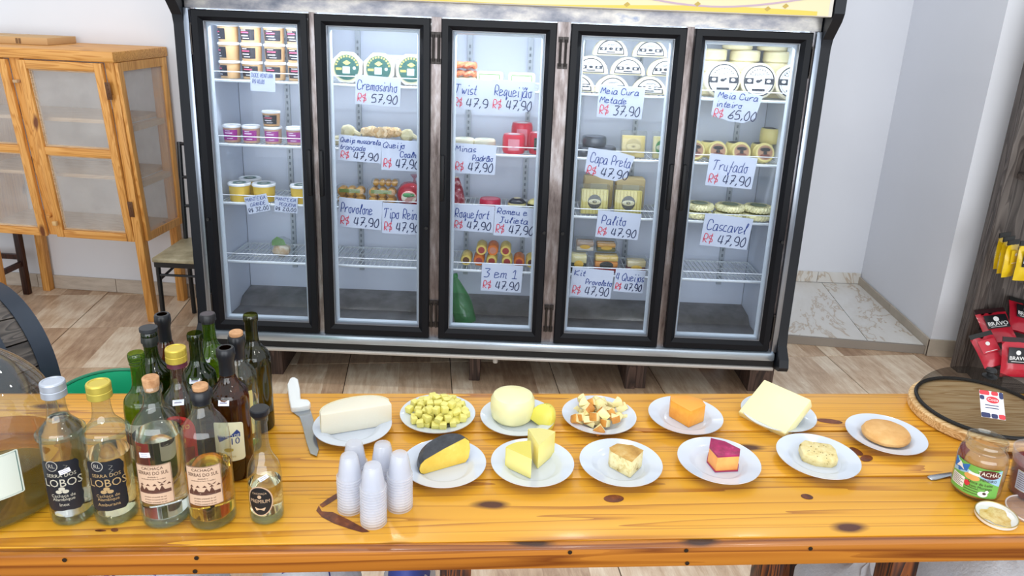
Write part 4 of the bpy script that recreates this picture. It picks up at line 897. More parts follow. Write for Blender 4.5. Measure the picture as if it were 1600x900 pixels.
bx = empty('cardboard_box', 'flat brown cardboard box lying on top of the screened cabinet', 'box', p, (0, 0, -.06))
B().box(-.27, .27, -.10, .14, 0, .036, .003).obj('carton', mat('#c79f6d', .7, var=.08), bx); B().box(-.01, .01, -.1006, .1406, .0362, .0368).obj('tape', mat('#d9b888', .4), bx)
q = B(); q.box(.10, .112, -.1012, -.1002, .004, .03); q.box(.116, .128, -.1012, -.1002, .004, .03); q.obj('print_mark', mat('#7a5a3a', .7), bx)

M_mahog = wood('dark_stool_wood', '#4a2418', '#3a1b12', '#24100b', rough=.4, axis='Z')
st = empty('wooden_stool', 'dark reddish-brown wooden stool standing under the screened cabinet', 'stool', (-3.06, 4.06, 0), (0, 0, -.074))
for x in (-.17, .135):
    for y in (-.15, .115): B().box(x, x + .035, y, y + .035, 0, .44, .003).obj('leg', M_mahog, st)
B().box(-.20, .20, -.18, .17, .441, .468, .006).obj('seat', M_mahog, st)
for y in (-.143, .122): B().box(-.135, .135, y, y + .02, .22, .25).obj('stretcher', M_mahog, st)
for x in (-.163, .142): B().box(x, x + .02, -.115, .115, .18, .21).obj('stretcher', M_mahog, st)

M_bm = mat('#16181c', .35)
ch = empty('metal_chair', 'black metal chair with beige seat squeezed between cabinet and fridge', 'chair', (-1.66, 3.80, 0), (0, 0, -.03))
B().box(-.185, .185, -.17, .20, .432, .456, .006).obj('seat', mottled('stone_seat', [(.35, '#8f8468'), (.6, '#b3a88a'), (.75, '#c4baa0')], 12, .4, bump=.03), ch)
B().box(-.178, .178, -.163, .193, .405, .4315).obj('seat_frame', M_bm, ch)
for x in (-.165, .165):
    B().tube([(x, -.15, .405), (x, -.155, 0)], .0125, 10).obj('leg', M_bm, ch); B().tube([(x, .18, .46), (x, .185, .405), (x, .19, 0)], .0125, 10).obj('leg', M_bm, ch)
    B().tube([(x, .18, .455), (x, .20, .80), (x, .215, .99)], .0125, 10).obj('back_post', M_bm, ch)
    B().tube([(x, -.15, .33), (x, .185, .36)], .007, 8).obj('stretcher', M_bm, ch)
B().tube([(-.165, -.152, .36), (.165, -.152, .36)], .007, 8).obj('stretcher', M_bm, ch)
for z, y in ((.98, .214), (.80, .20), (.64, .192)): B().tube([(-.165, y, z), (.165, y, z)], .009, 8).obj('back_rail', M_bm, ch)

# barrel lying on a cradle behind the table
BC, BA = Vector((-1.774, 2.407, .493)), .4998
ax = Vector((sin(BA), cos(BA), 0)); BL = .80
Mb = Matrix.Translation(BC - ax * BL) @ R(-BA) @ R(-pi / 2, 'X')      # lathe z runs along the barrel axis
brl = empty('wooden_barrel', 'dark weathered wooden barrel with black hoops lying behind the big glass jug', 'barrel', BC - ax * BL)
brl.matrix_world = Mb
Rb = lambda t: .300 + .055 * sin(pi * t)
M_stave = wood('barrel_stave', '#5d554e', '#453d38', '#2b2624', rough=.55, axis='Z'); M_hoop = mat('#27303d', .45, metal=.3, var=.15)
NS = 22
for k in range(NS):
    b = B(); a0, a1 = 2 * pi * k / NS + .008, 2 * pi * (k + 1) / NS - .008; vs = []; nz = 10
    for i in range(nz + 1):
        t = i / nz; r = Rb(t)
        for a_ in (a0, (a0 + a1) / 2, a1): vs.append((r * cos(a_), r * sin(a_), t * BL))
        for a_ in (a1, (a0 + a1) / 2, a0): vs.append(((r - .022) * cos(a_), (r - .022) * sin(a_), t * BL))
    fs = [(i * 6 + j, i * 6 + (j + 1) % 6, i * 6 + 6 + (j + 1) % 6, i * 6 + 6 + j) for i in range(nz) for j in range(6)] + [tuple(range(6)), tuple(nz * 6 + j for j in range(6))]
    b.raw(vs, fs).obj('stave', M_stave, brl)
for t0, t1 in ((.925, 1.005), (.74, .83), (.17, .26), (-.005, .075)):
    pr = [(Rb(min(max(t0 + (t1 - t0) * i / 4, 0), 1)) + .004, (t0 + (t1 - t0) * i / 4) * BL) for i in range(5)]
    B().lathe([(pr[0][0] - .005, pr[0][1])] + pr + [(pr[-1][0] - .005, pr[-1][1])], 48).obj('hoop', M_hoop, brl)
for t in (.05, .95): B().lathe([(0, t * BL - .01), (.285, t * BL - .01), (.285, t * BL + .01), (0, t * BL + .01)], 40).obj('head', M_stave, brl)
cr = empty('barrel_cradle', 'wooden cradle carrying the dark barrel', 'stand', BC - ax * BL * .5 - Vector((0, 0, BC.z)), (0, 0, -BA))
for y in (-.25, .25):
    B().prism([(-.28, 0), (.28, 0), (.28, .30)] + [(.335 * sin(a_), .493 - .335 * cos(a_)) for a_ in (.75, .5, .25, 0, -.25, -.5, -.75)] + [(-.28, .30)], y - .02, y + .02, 'y').obj('cradle_board', M_mahog, cr)
for x in (-.24, .2): B().box(x, x + .04, -.229, .229, .03, .09).obj('cradle_rail', M_mahog, cr)

# green bucket on the floor behind the table
p = onz(165, 609, .52); MGr = mat('#27b483', .35, coat=.2)
bk = empty('green_bucket', 'open green plastic bucket standing behind the table', 'bucket', (p.x, p.y, 0))
B().lathe([(0, .012), (.095, .012), (.142, .515), (.145, .515), (.098, 0), (0, 0)], 36).obj('bucket_body', MGr, bk); B().torus(.146, .006, T(0, 0, .518), 40).obj('rim', mat('#157a58', .35), bk)
B().tube([(.15 * cos(pi * i / 14), -.03 - .10 * sin(pi * i / 14), .505 - .10 * sin(pi * i / 14)) for i in range(15)], .003, 6).obj('handle', mat('#d8dcd8', .4), bk)

# ================================================================== RIGHT SIDE: COFFEE SHELF
M_gw = wood('grey_shelf_wood', '#6b625c', '#574e49', '#3f3733', rough=.5, axis='Z'); M_gwx = wood('grey_shelf_wood_x', '#6b625c', '#574e49', '#3f3733', rough=.5, axis='X')
shf = empty('coffee_shelf', 'dark grey-brown wooden display shelf holding coffee bags by the pillar', 'shelf', (2.375, 3.63, 0), (0, 0, -.02))
B().box(0, .055, -.03, .0, 0, 1.95, .002).obj('side_post', M_gw, shf); B().box(.0, .02, .001, .045, 0, 1.95).obj('side_post', M_gw, shf)
B().box(.021, 1.0, .02, .04, 0, 1.95).obj('back_panel', M_gw, shf)
B().hexa([(.01, -.33, .615), (1.0, -.36, .615), (1.0, .018, .615), (.057, .018, .615), (.01, -.33, .64), (1.0, -.36, .64), (1.0, .018, .64), (.057, .018, .64)]).obj('shelf_board', M_gwx, shf)
B().hexa([(.005, -.345, .600), (1.0, -.375, .600), (1.0, -.361, .600), (.012, -.331, .600), (.005, -.345, .655), (1.0, -.375, .655), (1.0, -.361, .655), (.012, -.331, .655)]).obj('front_lip', M_gwx, shf)
B().hexa([(-.02, -.40, .12), (1.0, -.43, .12), (1.0, .018, .24), (.057, .018, .24), (-.02, -.40, .142), (1.0, -.43, .142), (1.0, .018, .262), (.057, .018, .262)]).obj('shelf_board', M_gwx, shf)
B().hexa([(-.024, -.415, .10), (1.0, -.445, .10), (1.0, -.431, .10), (-.02, -.401, .10), (-.024, -.415, .175), (1.0, -.445, .175), (1.0, -.431, .175), (-.02, -.401, .175)]).obj('front_lip', M_gwx, shf)
B().hexa([(.0, -.40, 0), (.03, -.40, 0), (.085, .018, 0), (.057, .018, 0), (.0, -.38, .119), (.03, -.38, .119), (.085, .018, .238), (.057, .018, .238)]).obj('base_side', M_gw, shf)
B().box(.057, 1.0, -.30, .018, 1.05, 1.075).obj('shelf_board', M_gwx, shf); B().box(.057, 1.0, -.30, .018, 1.48, 1.505).obj('shelf_board', M_gwx, shf)
SM = Matrix.Translation((2.375, 3.63, 0)) @ R(-.02)
def coffee(x, y, z, w_, h_, colr, lab, label, M, group, txt='BRAVO', th=.05):
    t = empty('coffee_bag', label, 'coffee bag', group=group); t.matrix_world = SM @ T(x, y, z) @ M
    b = B(); nx, nz = 8, 10
    def side(sg):
        v = []
        for j in range(nz + 1):
            for i in range(nx + 1):
                u, q = i / nx * 2 - 1, j / nz
                k = max(0, (1 - abs(u) ** 3)) * max(0, min(1, (1.05 - q) * 2.2)) * min(1, .35 + q * 3)
                v.append((u * w_ / 2 * (1 - .04 * sin(pi * q)), sg * th / 2 * k + random.uniform(-.0015, .0015), q * h_))
        return v
    A, Bk = side(-1), side(1); n = len(A)
    f = lambda o, fl_: [((o + j * (nx + 1) + i), (o + j * (nx + 1) + i + 1), (o + (j + 1) * (nx + 1) + i + 1), (o + (j + 1) * (nx + 1) + i)) for j in range(nz) for i in range(nx)]
    b.raw(A + Bk, f(0, 0) + f(n, 1)); bmesh.ops.remove_doubles(b.bm, verts=b.bm.verts[:], dist=.004)
    b.obj('bag_body', mat(colr, .28, var=.12, vscale=25, bump=.25, coat=.3), t)
    if not lab: lab = colr
    q = B(); q.box(-w_ * .36, w_ * .36, -th / 2 - .004, -th / 2 - .002, h_ * .42, h_ * .86, .002); lb = q.obj('label', mat(lab, .4), t)
    q = B(); flat_text(q, txt, w_ * .20, 0, h_ * .56, y=-th / 2 - .0046, bold=True); q.lathe([(.0, 0), (w_ * .09, 0)], 16, T(0, -th / 2 - .0046, h_ * .72) @ R(pi / 2, 'X')); q.box(-w_ * .25, w_ * .25, -th / 2 - .0047, -th / 2 - .0044, h_ * .46, h_ * .475)
    q.obj('label_lettering', mat('#ecebe8', .5), lb)['kind'] = 'stuff'
    B().box(-w_ / 2 * .96, w_ / 2 * .96, -.0025, .0025, h_ - .001, h_ + .022).obj('top_seal', mat('#20201e' if colr != '#c01f33' else '#2a1114', .4), t)
    return t
GY = 'yellow coffee bags'
def on_shelf(px, py, z): q = SM.inverted() @ onz(px, py, z); return q.x, q.y
for i, (px, py) in enumerate(((1560, 419), (1566, 426), (1573, 432))):
    x, y = on_shelf(px, py, .641); coffee(x, y, .641, .085, .155, '#e3c01c', None, f'yellow coffee bag seen edge-on, {ORD[i]} from the shelf post', R(.45) @ R(-.05, 'X'), GY, '', .035)
x, y = on_shelf(1596, 438, .641); coffee(x, y, .641, .09, .165, '#e3c01c', '#1c1c1c', 'yellow coffee bag with black label at the front of the shelf', R(.1) @ R(-.06, 'X'), GY, th=.04)
GR = 'red coffee bags'
x, y = on_shelf(1583, 590, .165); coffee(x, y, .165, .125, .17, '#c01f33', '#17181c', 'red coffee bag standing at the front with black BRAVO label', R(-.05) @ R(-.30, 'X'), GR, th=.05)
x, y = on_shelf(1566, 535, .25); coffee(x, y, .25, .15, .16, '#c01f33', '#17181c', 'red coffee bag lying slanted against the post side', R(-.18, 'Y') @ R(-.8, 'X'), GR, th=.05)
x, y = on_shelf(1597, 520, .285); coffee(x, y, .285, .14, .16, '#b51c30', '#17181c', 'red coffee bag leaning at the back of the bottom shelf', R(.25, 'Y') @ R(-.7, 'X'), GR, th=.05)
x, y = on_shelf(1557, 572, .195); coffee(x, y, .195, .11, .15, '#c42a3c', None, 'red coffee bag lying low behind the front bag', R(-.35, 'Y') @ R(-.75, 'X'), GR, '', .05)
for i, x in enumerate((.14, .26)): coffee(x, -.12, 1.076, .12, .22, '#22252c', '#30343c', f'dark coffee bag on the upper shelf, {"nearer to" if i == 0 else "further from"} the post', R(0), 'dark coffee bags')

# ================================================================== TABLE
M_top = wood('varnished_pine', '#e4a732', '#db9b28', '#a8661a', .9, .3, 'X', knots='#4f220a', coat=.12, gy=10, contrast=(.2, .66, .86), lx=.26, dist=.3, rings=10.0)
M_front = wood('varnished_edge', '#c27a2a', '#b06a22', '#7d4012', 1.0, .3, 'X', knots='#3c1a08', coat=.2, gy=9, lx=.3, dist=.4, rings=6.0)
M_leg = wood('charred_leg', '#8a4a1c', '#4a2410', '#1a0c06', 1.4, .45, 'Z')
TY = .0775
tbl = empty('tasting_table', 'long varnished pine table of three planks with a thick front edge', 'table', (0, 1.236, 0), (0, 0, TY))
TM = Matrix.Translation((0, 1.236, 0)) @ R(TY)
for i, (ya, yb) in enumerate(((0, .1985), (.2040, .3915), (.3970, .588))): B().box(-1.32, 1.75, ya, yb, TZ - .032, TZ - (.0006 if i == 1 else 0), .002).obj('plank', M_top, tbl)
for y in (.2013, .3943): B().box(-1.31, 1.74, y - .008, y + .008, TZ - .045, TZ - .0325).obj('joint_dark_strip', mat('#3a1f0c', .7), tbl)  # dark strips added under the plank gaps so the joints show dark
fb = B().box(-1.32, 1.75, -.024, -.0005, TZ - .050, TZ - .002, .003).obj('front_board', M_front, tbl)
B().box(-1.30, 1.73, .565, .587, TZ - .09, TZ - .033).obj('rear_board', M_front, tbl)
for px in (115, 315, 889, 1070, 1265): 
    p = TM.inverted() @ onz(px, 855, TZ - .01); B().lathe([(0, 0), (.004, 0), (.0045, .0015), (0, .002)], 10, T(p.x, -.0245, TZ - .010) @ R(pi / 2, 'X')).obj('screw', mat('#3a2c22', .5, metal=.6), tbl)
for px in (315, 1070):
    p = TM.inverted() @ onz(px, 870, TZ - .04); B().lathe([(0, 0), (.004, 0), (.0045, .0015), (0, .002)], 10, T(p.x, -.0245, TZ - .041) @ R(pi / 2, 'X')).obj('screw', mat('#3a2c22', .5, metal=.6), tbl)
for px, yy, w_ in ((712, .05, .065), (1435, .05, .06), (1222, .30, .06)):
    p = TM.inverted() @ onz(px, 890, TZ - .10 if yy < .1 else .45)
    B().box(p.x - w_ / 2, p.x + w_ / 2, yy, yy + w_, 0, TZ - .033, .004).obj('leg', M_leg, tbl)
B().box(-1.10, -1.04, .05, .11, 0, TZ - .033, .004).obj('leg', M_leg, tbl); B().box(-1.10, -1.04, .48, .54, 0, TZ - .033, .004).obj('leg', M_leg, tbl)
B().box(-.12, -.06, .48, .54, 0, TZ - .033, .004).obj('leg', M_leg, tbl); B().box(.85, .91, .48, .54, 0, TZ - .033, .004).obj('leg', M_leg, tbl)
M_knot = mottled('wood_knot', [(.35, '#4a1f0c'), (.6, '#7a3c14'), (.75, '#a05a1e')], 45, .35, bump=.1)
def knot_at(pts): B().poly([tuple(TM.inverted() @ onz(x, y, TZ + .0005)) for x, y in pts]).obj('knot', M_knot, tbl)
el = lambda cx, cy, a, b_, t=0.0: [(cx + a * cos(i * pi / 8) * cos(t) - b_ * sin(i * pi / 8) * sin(t), cy + a * cos(i * pi / 8) * sin(t) + b_ * sin(i * pi / 8) * cos(t)) for i in range(16)]
knot_at([(498, 790), (503, 799), (520, 800), (545, 812), (565, 823), (578, 831), (566, 832), (545, 826), (522, 818), (503, 808), (494, 798)])
knot_at([(499, 789), (512, 779), (531, 768), (534, 774), (516, 786), (504, 793)])
knot_at(el(959, 779, 16, 6)); knot_at(el(1354, 716, 10, 5)); knot_at(el(1338, 705, 12, 4, .5)); knot_at(el(1261, 776, 10, 4, .2)); knot_at(el(1296, 658, 21, 3.5, .12)); knot_at(el(179, 828, 6, 3)); knot_at(el(157, 829, 9, 1.6))
# sacks under the table
M_sack = mat('#cfd3da', .75, var=.12, vscale=120, bump=.4)
def sack(x, y, w_, d_, h_, label, rz, txt=None, col='#2f3f9a', band=None, group='sacks under the table'):
    t = empty('woven_sack', label, 'sack', (x, y, 0), (0, 0, rz), group)
    b = B(); b.ell((0, 0, h_ / 2), (w_ / 2, d_ / 2, h_ / 2), seg=22, rings=14)
    for v in b.bm.verts:
        n = Vector((v.co.x / (w_ / 2), v.co.y / (d_ / 2), (v.co.z - h_ / 2) / (h_ / 2))); k = 1 / max(abs(n.x), abs(n.y), abs(n.z), .01) ** .55
        v.co = Vector((v.co.x * min(k, 1.35), v.co.y * min(k, 1.35), h_ / 2 + (v.co.z - h_ / 2) * 1.0)) + Vector((random.uniform(-.006, .006), random.uniform(-.006, .006), 0 if v.co.z < .01 else random.uniform(-.008, .004)))
    b.obj('sack_body', M_sack, t)
    if txt:
        b = B(); v, f = glyphs(txt, .12)
        def top(px, py):
            e = max(0, 1 - (px / (w_ / 2)) ** 2 - (py / (d_ / 2)) ** 2); return h_ / 2 + h_ / 2 * e ** .5 + .012
        b.raw([(p_, q_ - d_ * .12, top(p_, q_ - d_ * .12)) for p_, q_ in v], f); b.obj('printed_letters', mat(col, .6), t)
    if band: B().lathe([(w_ * .36, h_ * .83), (w_ * .30, h_ * .93), (w_ * .2, h_ * .985)], 22, Matrix.Diagonal((1.12, d_ / w_ * 1.12, 1.02, 1))).obj('printed_band', mat(band, .6), t)
sack(-.82, 1.44, .34, .32, .55, 'white woven sack with blue lettering under the left of the table', .05, 'CAFE'); sack(-.46, 1.47, .25, .32, .55, 'white woven sack lettered ALTA N under the table', .05, 'ALTA N'); sack(-.22, 1.50, .13, .26, .53, 'white woven sack with yellow and blue print beside the charred table leg', .05, None, band='#3a4a9a')
sack(.93, 1.58, .28, .30, .46, 'white woven sack under the table right of the far leg', .1); sack(1.29, 1.60, .34, .32, .50, 'white woven sack under the right end of the table', .1)
# ================================================================== BOTTLES
G_clear = film('#f4f8f7', 'clear_glass', 2.2, .025, .012, ior=1.5); G_green = film('#9cbd5a', 'green_glass', 2.0, .05, .16, '#6f9a2a'); G_dgreen = film('#76903f', 'dark_green_glass', 2.0, .05, .12, '#42591c')
G_brown = film('#a87636', 'brown_glass', 2.0, .05, .12, '#6b4016'); G_olive = film('#84843f', 'olive_glass', 2.0, .05, .12, '#4c4d1c'); G_thick = film('#dfeee6', 'thick_glass_base', 2.2, .03, .05)
def liquid(name, h, dens=0):
    m, nt, b = new(name); b.inputs['Base Color'].default_value = C(h); b.inputs['Transmission Weight'].default_value = 1.0
    b.inputs['Roughness'].default_value = 0.0; b.inputs['IOR'].default_value = 1.33; return m
LQ_clear, LQ_pale, LQ_amber, LQ_gold = liquid('clear_spirit', '#fbfbf6'), liquid('pale_spirit', '#f6edc6'), liquid('amber_spirit', '#f1bc48'), liquid('golden_spirit', '#f6dc86')
M_cork = mottled('cork', [(.35, '#b07d52'), (.6, '#cf9f73')], 60, .8); M_caps = mat('#15171d', .35); M_stick = mat('#eceaf2', .5)
def smooth_prof(kp, n=5):
    out = []
    for i in range(len(kp) - 1):
        a, p, q, c = [Vector(kp[j]) for j in (max(i - 1, 0), i, i + 1, min(i + 2, len(kp) - 1))]
        for t in range(n):
            t /= n; v = .5 * ((2 * p) + (q - a) * t + (2 * a - 5 * p + 4 * q - c) * t * t + (3 * p - a - 3 * q + c) * t ** 3); out.append((max(v.x, .0001), v.y))
    return out + [tuple(kp[-1])]
def body_profile(Rr, H, sh, nk, nr):                      # base, straight wall, shoulder, neck, lip
    sm = smooth_prof([(Rr, sh - .01), (Rr * .985, sh), (Rr * .90, sh + (nk - sh) * .35), (Rr * .55, sh + (nk - sh) * .72), (nr * 1.1, nk), (nr, nk + .015)], 4)
    return [(0, .006), (Rr * .55, .004), (Rr * .86, .0), (Rr * .97, .004), (Rr, .012)] + sm + [(nr, H - .016), (nr * 1.18, H - .015), (nr * 1.2, H - .004), (nr * 1.1, H)]
def bottle(name, label, pos, H, Rr, sh, nk, nr, glass, group, liq=None, level=0, face=0.0, base=True):
    t = empty(name, label, 'bottle', (pos[0], pos[1], TZ), (0, 0, face), group)
    pr = body_profile(Rr, H, sh, nk, nr)
    B().lathe(pr, 32).obj('glass_body', glass, t)
    if base: B().lathe([(0, .002), (Rr * .85, .002), (Rr * .95, .006), (Rr * .95, .013), (Rr * .6, .016), (0, .019)], 28).obj('glass_base', G_thick if glass in (G_clear,) else glass, t)
    if liq:
        q = [(Rr - .0022, .026)] + [(r - .0022, z) for r, z in pr if .030 < z < level and r > .01]
        B().lathe([(0, .020), (Rr * .85, .020)] + q + [(q[-1][0], level), (0, level)], 32).obj('liquid', liq, t)
    return t
def cap(t, H, r, h, colr, metal=.6, parts=3):
    b = B(); b.lathe([(r, H - h), (r * 1.04, H - h + .001), (r * 1.04, H - h * .55), (r, H - h * .5), (r * 1.03, H - h * .45), (r * 1.03, H - .002), (r * .98, H + .0005), (r * .80, H + .001), (r * .78, H - .0002), (0, H - .0002)], 32); b.obj('screw_cap', mat(colr, .4, metal=metal), t, smooth=18)
def corkp(t, H, r, up=.012): B().lathe([(r * .82, H - .012), (r * .95, H), (r, H + up - .002), (r * .9, H + up), (0, H + up)], 20).obj('cork', M_cork, t)
def capsule(t, H, r0, r1, z0, colr=None): B().lathe([(r1 + .001, z0), (r0 * 1.04, z0 + (H - z0) * .5), (r0 * 1.22 + .001, H - .016), (r0 * 1.24, H - .003), (r0 * 1.1, H + .0006), (r0 * .8, H + .0006)], 24).obj('neck_capsule', mat(colr, .4) if colr else M_caps, t)
def sticker(t, r, x, z, w_=.022, h_=.011, rot=0.0):
    b = B(); c, s_ = cos(rot), sin(rot); wrap_poly(b, [(x + p * c - q * s_, z + p * s_ + q * c) for p, q in rrect(-w_ / 2, w_ / 2, -h_ / 2, h_ / 2, .001)], r, 2); o = b.obj('price_sticker', M_stick, t)
    b = B(); b.mi = 0
    for k in (-1, 1): wrap_poly(b, [(x + p * c - (k * .002) * s_ - q * s_, z + p * s_ + k * .002 * c + q * c) for p, q in ((-.007, -.0005), (.006, -.0005), (.006, .0005), (-.007, .0005))], r + .0004, 1)
    b.obj('sticker_print', mat('#8a86a0', .6), o)
def shoulder_sticker(t, r, z, x=0.0, tiltback=.6, w_=.022, h_=.012):
    o = B().box(-w_ / 2, w_ / 2, -.0008, 0, -h_ / 2, h_ / 2, M=R(x / r) @ T(0, -r, z) @ R(-tiltback, 'X')).obj('price_sticker', M_stick, t)
    B().box(-w_ * .35, w_ * .3, -.0013, -.0009, -.001, .0012, M=R(x / r) @ T(0, -r, z) @ R(-tiltback, 'X')).obj('sticker_print', mat('#8a86a0', .6), o)
TB = lambda px, py, z=TZ: onz(px, py, z)
def top_to_base(px, py, h): p = onz(px, py, TZ + h); return (p.x, p.y)
GB = 'bottles on the left end of the table'
# two spirits with torn-edged black labels
def lobos(px, colr, liq, label, line, H):
    p = TB(px, 804); t = bottle('spirit_bottle', label, p, H, .0405, .185, .235, .0165, G_clear, GB, liq, .225 if liq is LQ_clear else .15, face=.25)
    B().lathe([(.0405, .188), (.044, .190), (.044, .196), (.0395, .200)], 32).obj('shoulder_ring', G_thick, t)
    cap(t, H, .0215, .030, colr)
    poly = []
    for x, z in rrect(-.036, .036, .040, .150, .012): poly.append((x + random.uniform(-.0015, .0015), z + random.uniform(-.0015, .0015)))
    b = B(); wrap_poly(b, poly, .0413); lb = b.obj('label', mat('#1d2028', .4), t)
    b = B(); r = .0418; b.mi = 0
    wrap_text(b, 'LOBOS', .024, r, .003, .102, .95); wrap_text(b, 'SERRA DOS', .0105, r, .002, .119); wrap_text(b, 'Cachaça de', .0095, r, 0, .074); wrap_text(b, 'Alambique', .0095, r, 0, .066); wrap_text(b, line, .010, r, 0, .054)
    for k in range(3): wrap_poly(b, oval((-.006, .006, 0)[k], (.0835, .0835, .090)[k], .006, .0042, 10), r, 1)
    b.mi = 1; wrap_poly(b, oval(-.012, .141, .0115, .0115, 20), r, 2); b.mi = 2; wrap_poly(b, oval(-.012, .141, .0100, .0100, 20), r + .0003, 2); b.mi = 1; wrap_text(b, 'RL', .012, r + .0007, -.012, .141)
    pg = [(.012 + .004 * sin(i * 2.1), .118 + .003 * i) for i in range(9)]
    for a_, c_ in zip(pg, pg[1:]): wrap_poly(b, [(a_[0], a_[1]), (a_[0] + .0008, a_[1]), (c_[0] + .0008, c_[1]), (c_[0], c_[1])], r, 1)
    b.obj('label_print', [mat('#c9c3b0' if liq is LQ_clear else '#b89a6c', .4), mat('#b9b4a8', .4), mat('#2a2d36', .4)], lb)
    return t
t = lobos(117, '#c3cad6', LQ_clear, 'clear spirit bottle with silver cap and black label', 'Inox', .300); sticker(t, .0421, .010, .128, .02, .010, .25)
lobos(184, '#d3bf55', LQ_pale, 'pale spirit bottle with gold cap and black label', 'Amburana', .298)
# two cachaça bottles with landscape labels
def serras(px, py, H, Rr, sh, liq, level, label, face):
    t = bottle('cachaca_bottle', label, TB(px, py), H, Rr, sh, sh + .062, .0165, G_clear, GB, liq, level, face)
    r = Rr + .0008; b = B(); wrap_poly(b, rrect(-.035, .035, .062, .150, .002), r); lb = b.obj('label', mat('#d9b79a', .55, var=.05), t)
    b = B(); r += .0004; wrap_text(b, 'CACHAÇA', .0085, r, 0, .1425); wrap_text(b, 'SERRAS DO SUL', .0105, r, 0, .132, .80); wrap_text(b, 'destilada e', .0045, r, 0, .124); wrap_text(b, 'envelhecida em barris de madeira', .0038, r, 0, .119, .9)
    for k, z in enumerate((.073, .079, .067)): wrap_text(b, 'produto artesanal do sul', .0042, r, 0, z)
    b.obj('label_lettering', mat('#4a2b22', .5), lb)
    b = B(); r += .0002
    for k in range(6): wrap_poly(b, [(-.030 + .010 * k, .094), (-.025 + .010 * k, .100 + .006 * sin(k * 1.9 + 1)), (-.020 + .010 * k, .094)], r, 1)
    wrap_poly(b, rrect(-.031, .031, .087, .0945, .001), r, 2)
    for k in range(5): wrap_poly(b, [(-.028 + .013 * k, .1045), (-.024 + .013 * k, .109), (-.020 + .013 * k, .1045)], r, 1)
    for q in (-1, 1): wrap_poly(b, [(.016, .110), (.016 + q * .008, .1145), (.016 + q * .005, .110)], r, 1)
    b.obj('landscape_print', mat('#5d3a2e', .5), lb)
    b = B()
    for x0, x1, z0, z1 in ((-.0345, .0345, .0625, .0633), (-.0345, .0345, .1487, .1495), (-.0345, -.0337, .0625, .1495), (.0337, .0345, .0625, .1495)): wrap_poly(b, rrect(x0, x1, z0, z1, .0002), r, 1)
    b.obj('label_border', mat('#6d4636', .5), lb)
    return t
t = serras(262, 806, .298, .046, .200, LQ_clear, .195, 'clear cachaça bottle with bare cork and landscape label', .10); corkp(t, .298, .0155, .016); sticker(t, .0468, -.010, .172, .022, .011, .1)
t = serras(334, 809, .292, .045, .195, LQ_amber, .125, 'amber cachaça bottle with black capsule and landscape label', .15); corkp(t, .292, .0148, .010); capsule(t, .292, .0165, .0165, .264)
# small premium bottle
t = bottle('small_spirit_bottle', 'small clear bottle with black stopper and round black premium label', TB(418, 806), .235, .0335, .100, .165, .0125, G_clear, GB, LQ_pale, .085, .1)
B().lathe([(.012, .228), (.0175, .236), (.0185, .238), (.0185, .247), (.017, .249), (0, .249)], 22).obj('stopper', M_caps, t); r = .0343
b = B(); b.mi = 0; wrap_poly(b, oval(-.004, .060, .026, .034), r, 4); lb = b.obj('label', mat('#cba98c', .5), t); b = B(); wrap_poly(b, oval(-.004, .060, .0235, .0315), r + .0004, 4); b.obj('label_field', mat('#16171a', .45), lb)
b = B(); wrap_text(b, 'PREMIUM', .0115, r + .0008, -.004, .060, .85); wrap_text(b, 'CACHAÇA', .006, r + .0008, -.004, .078); wrap_poly(b, oval(-.004, .0705, .004, .004, 12), r + .0008, 1); wrap_poly(b, [(-.015, .046), (.007, .046), (.004, .039), (-.012, .039)], r + .0008, 1); b.obj('label_lettering', mat('#c9a988', .5), lb)['kind'] = 'stuff'; sticker(t, .0325, .006, .112, .02, .010, .5)
# wine bottles behind
def wine(label, pos, H, glass, Rr=.037, liq=None, level=0, nr=.0142, face=0.0, sh=None): return bottle('wine_bottle', label, pos, H, Rr, sh or .185, (sh or .185) + .048, nr, glass, GB, liq, level, face, base=True)
t = wine('green wine bottle with open screw neck at the left of the rear bottles', top_to_base(212, 551, .286), .286, G_green, .0375, sh=.165)
for z in (.262, .268, .274): B().torus(.0150, .0012, T(0, 0, z), 24, 6).obj('neck_thread', G_green, t)
b = B(); wrap_poly(b, rrect(-.04, .04, .05, .135, .003), .0383); lb = b.obj('label', mat('#d8d2bc', .5), t); b = B(); wrap_poly(b, rrect(-.038, .038, .085, .115, .002), .0388, 3); b.obj('label_band', mat('#23262c', .5), lb)
t = wine('dark green wine bottle closed by a flat black stopper', top_to_base(232, 516, .297), .294, G_dgreen, .038, face=.1); B().lathe([(.0125, .288), (.0165, .295), (.019, .2965), (.019, .304), (0, .305)], 22).obj('stopper', mat('#26292e', .5), t); shoulder_sticker(t, .033, .196, .004); capsule(t, .286, .0142, .0145, .262, '#1b1f1c')
t = wine('brown wine bottle with black neck at the back left', top_to_base(253, 491, .300), .300, G_brown, .0375); capsule(t, .300, .0142, .0143, .232); b = B(); wrap_poly(b, rrect(-.034, .034, .06, .15, .003), .0383); b.obj('label', mat('#b9a24e', .5), t)
t = wine('clear bottle with gold cap and red label in the middle of the group', (-.694, 1.419), .300, G_clear, .0375, nr=.0150, sh=.178, face=.1); cap(t, .302, .0205, .030, '#d8c050'); B().lathe([(.0206, .262), (.0196, .272), (.0196, .2735)], 24).obj('neck_band', mat('#5a1f33', .45), t); shoulder_sticker(t, .0335, .192, .006)
b = B(); wrap_poly(b, [(.036 * cos(a_), .118 + .045 * sin(a_)) for a_ in [pi * i / 14 for i in range(15)]] + [(-.036, .04), (.036, .04)], .0383, 5); lb = b.obj('label', mat('#c92f2c', .45), t)
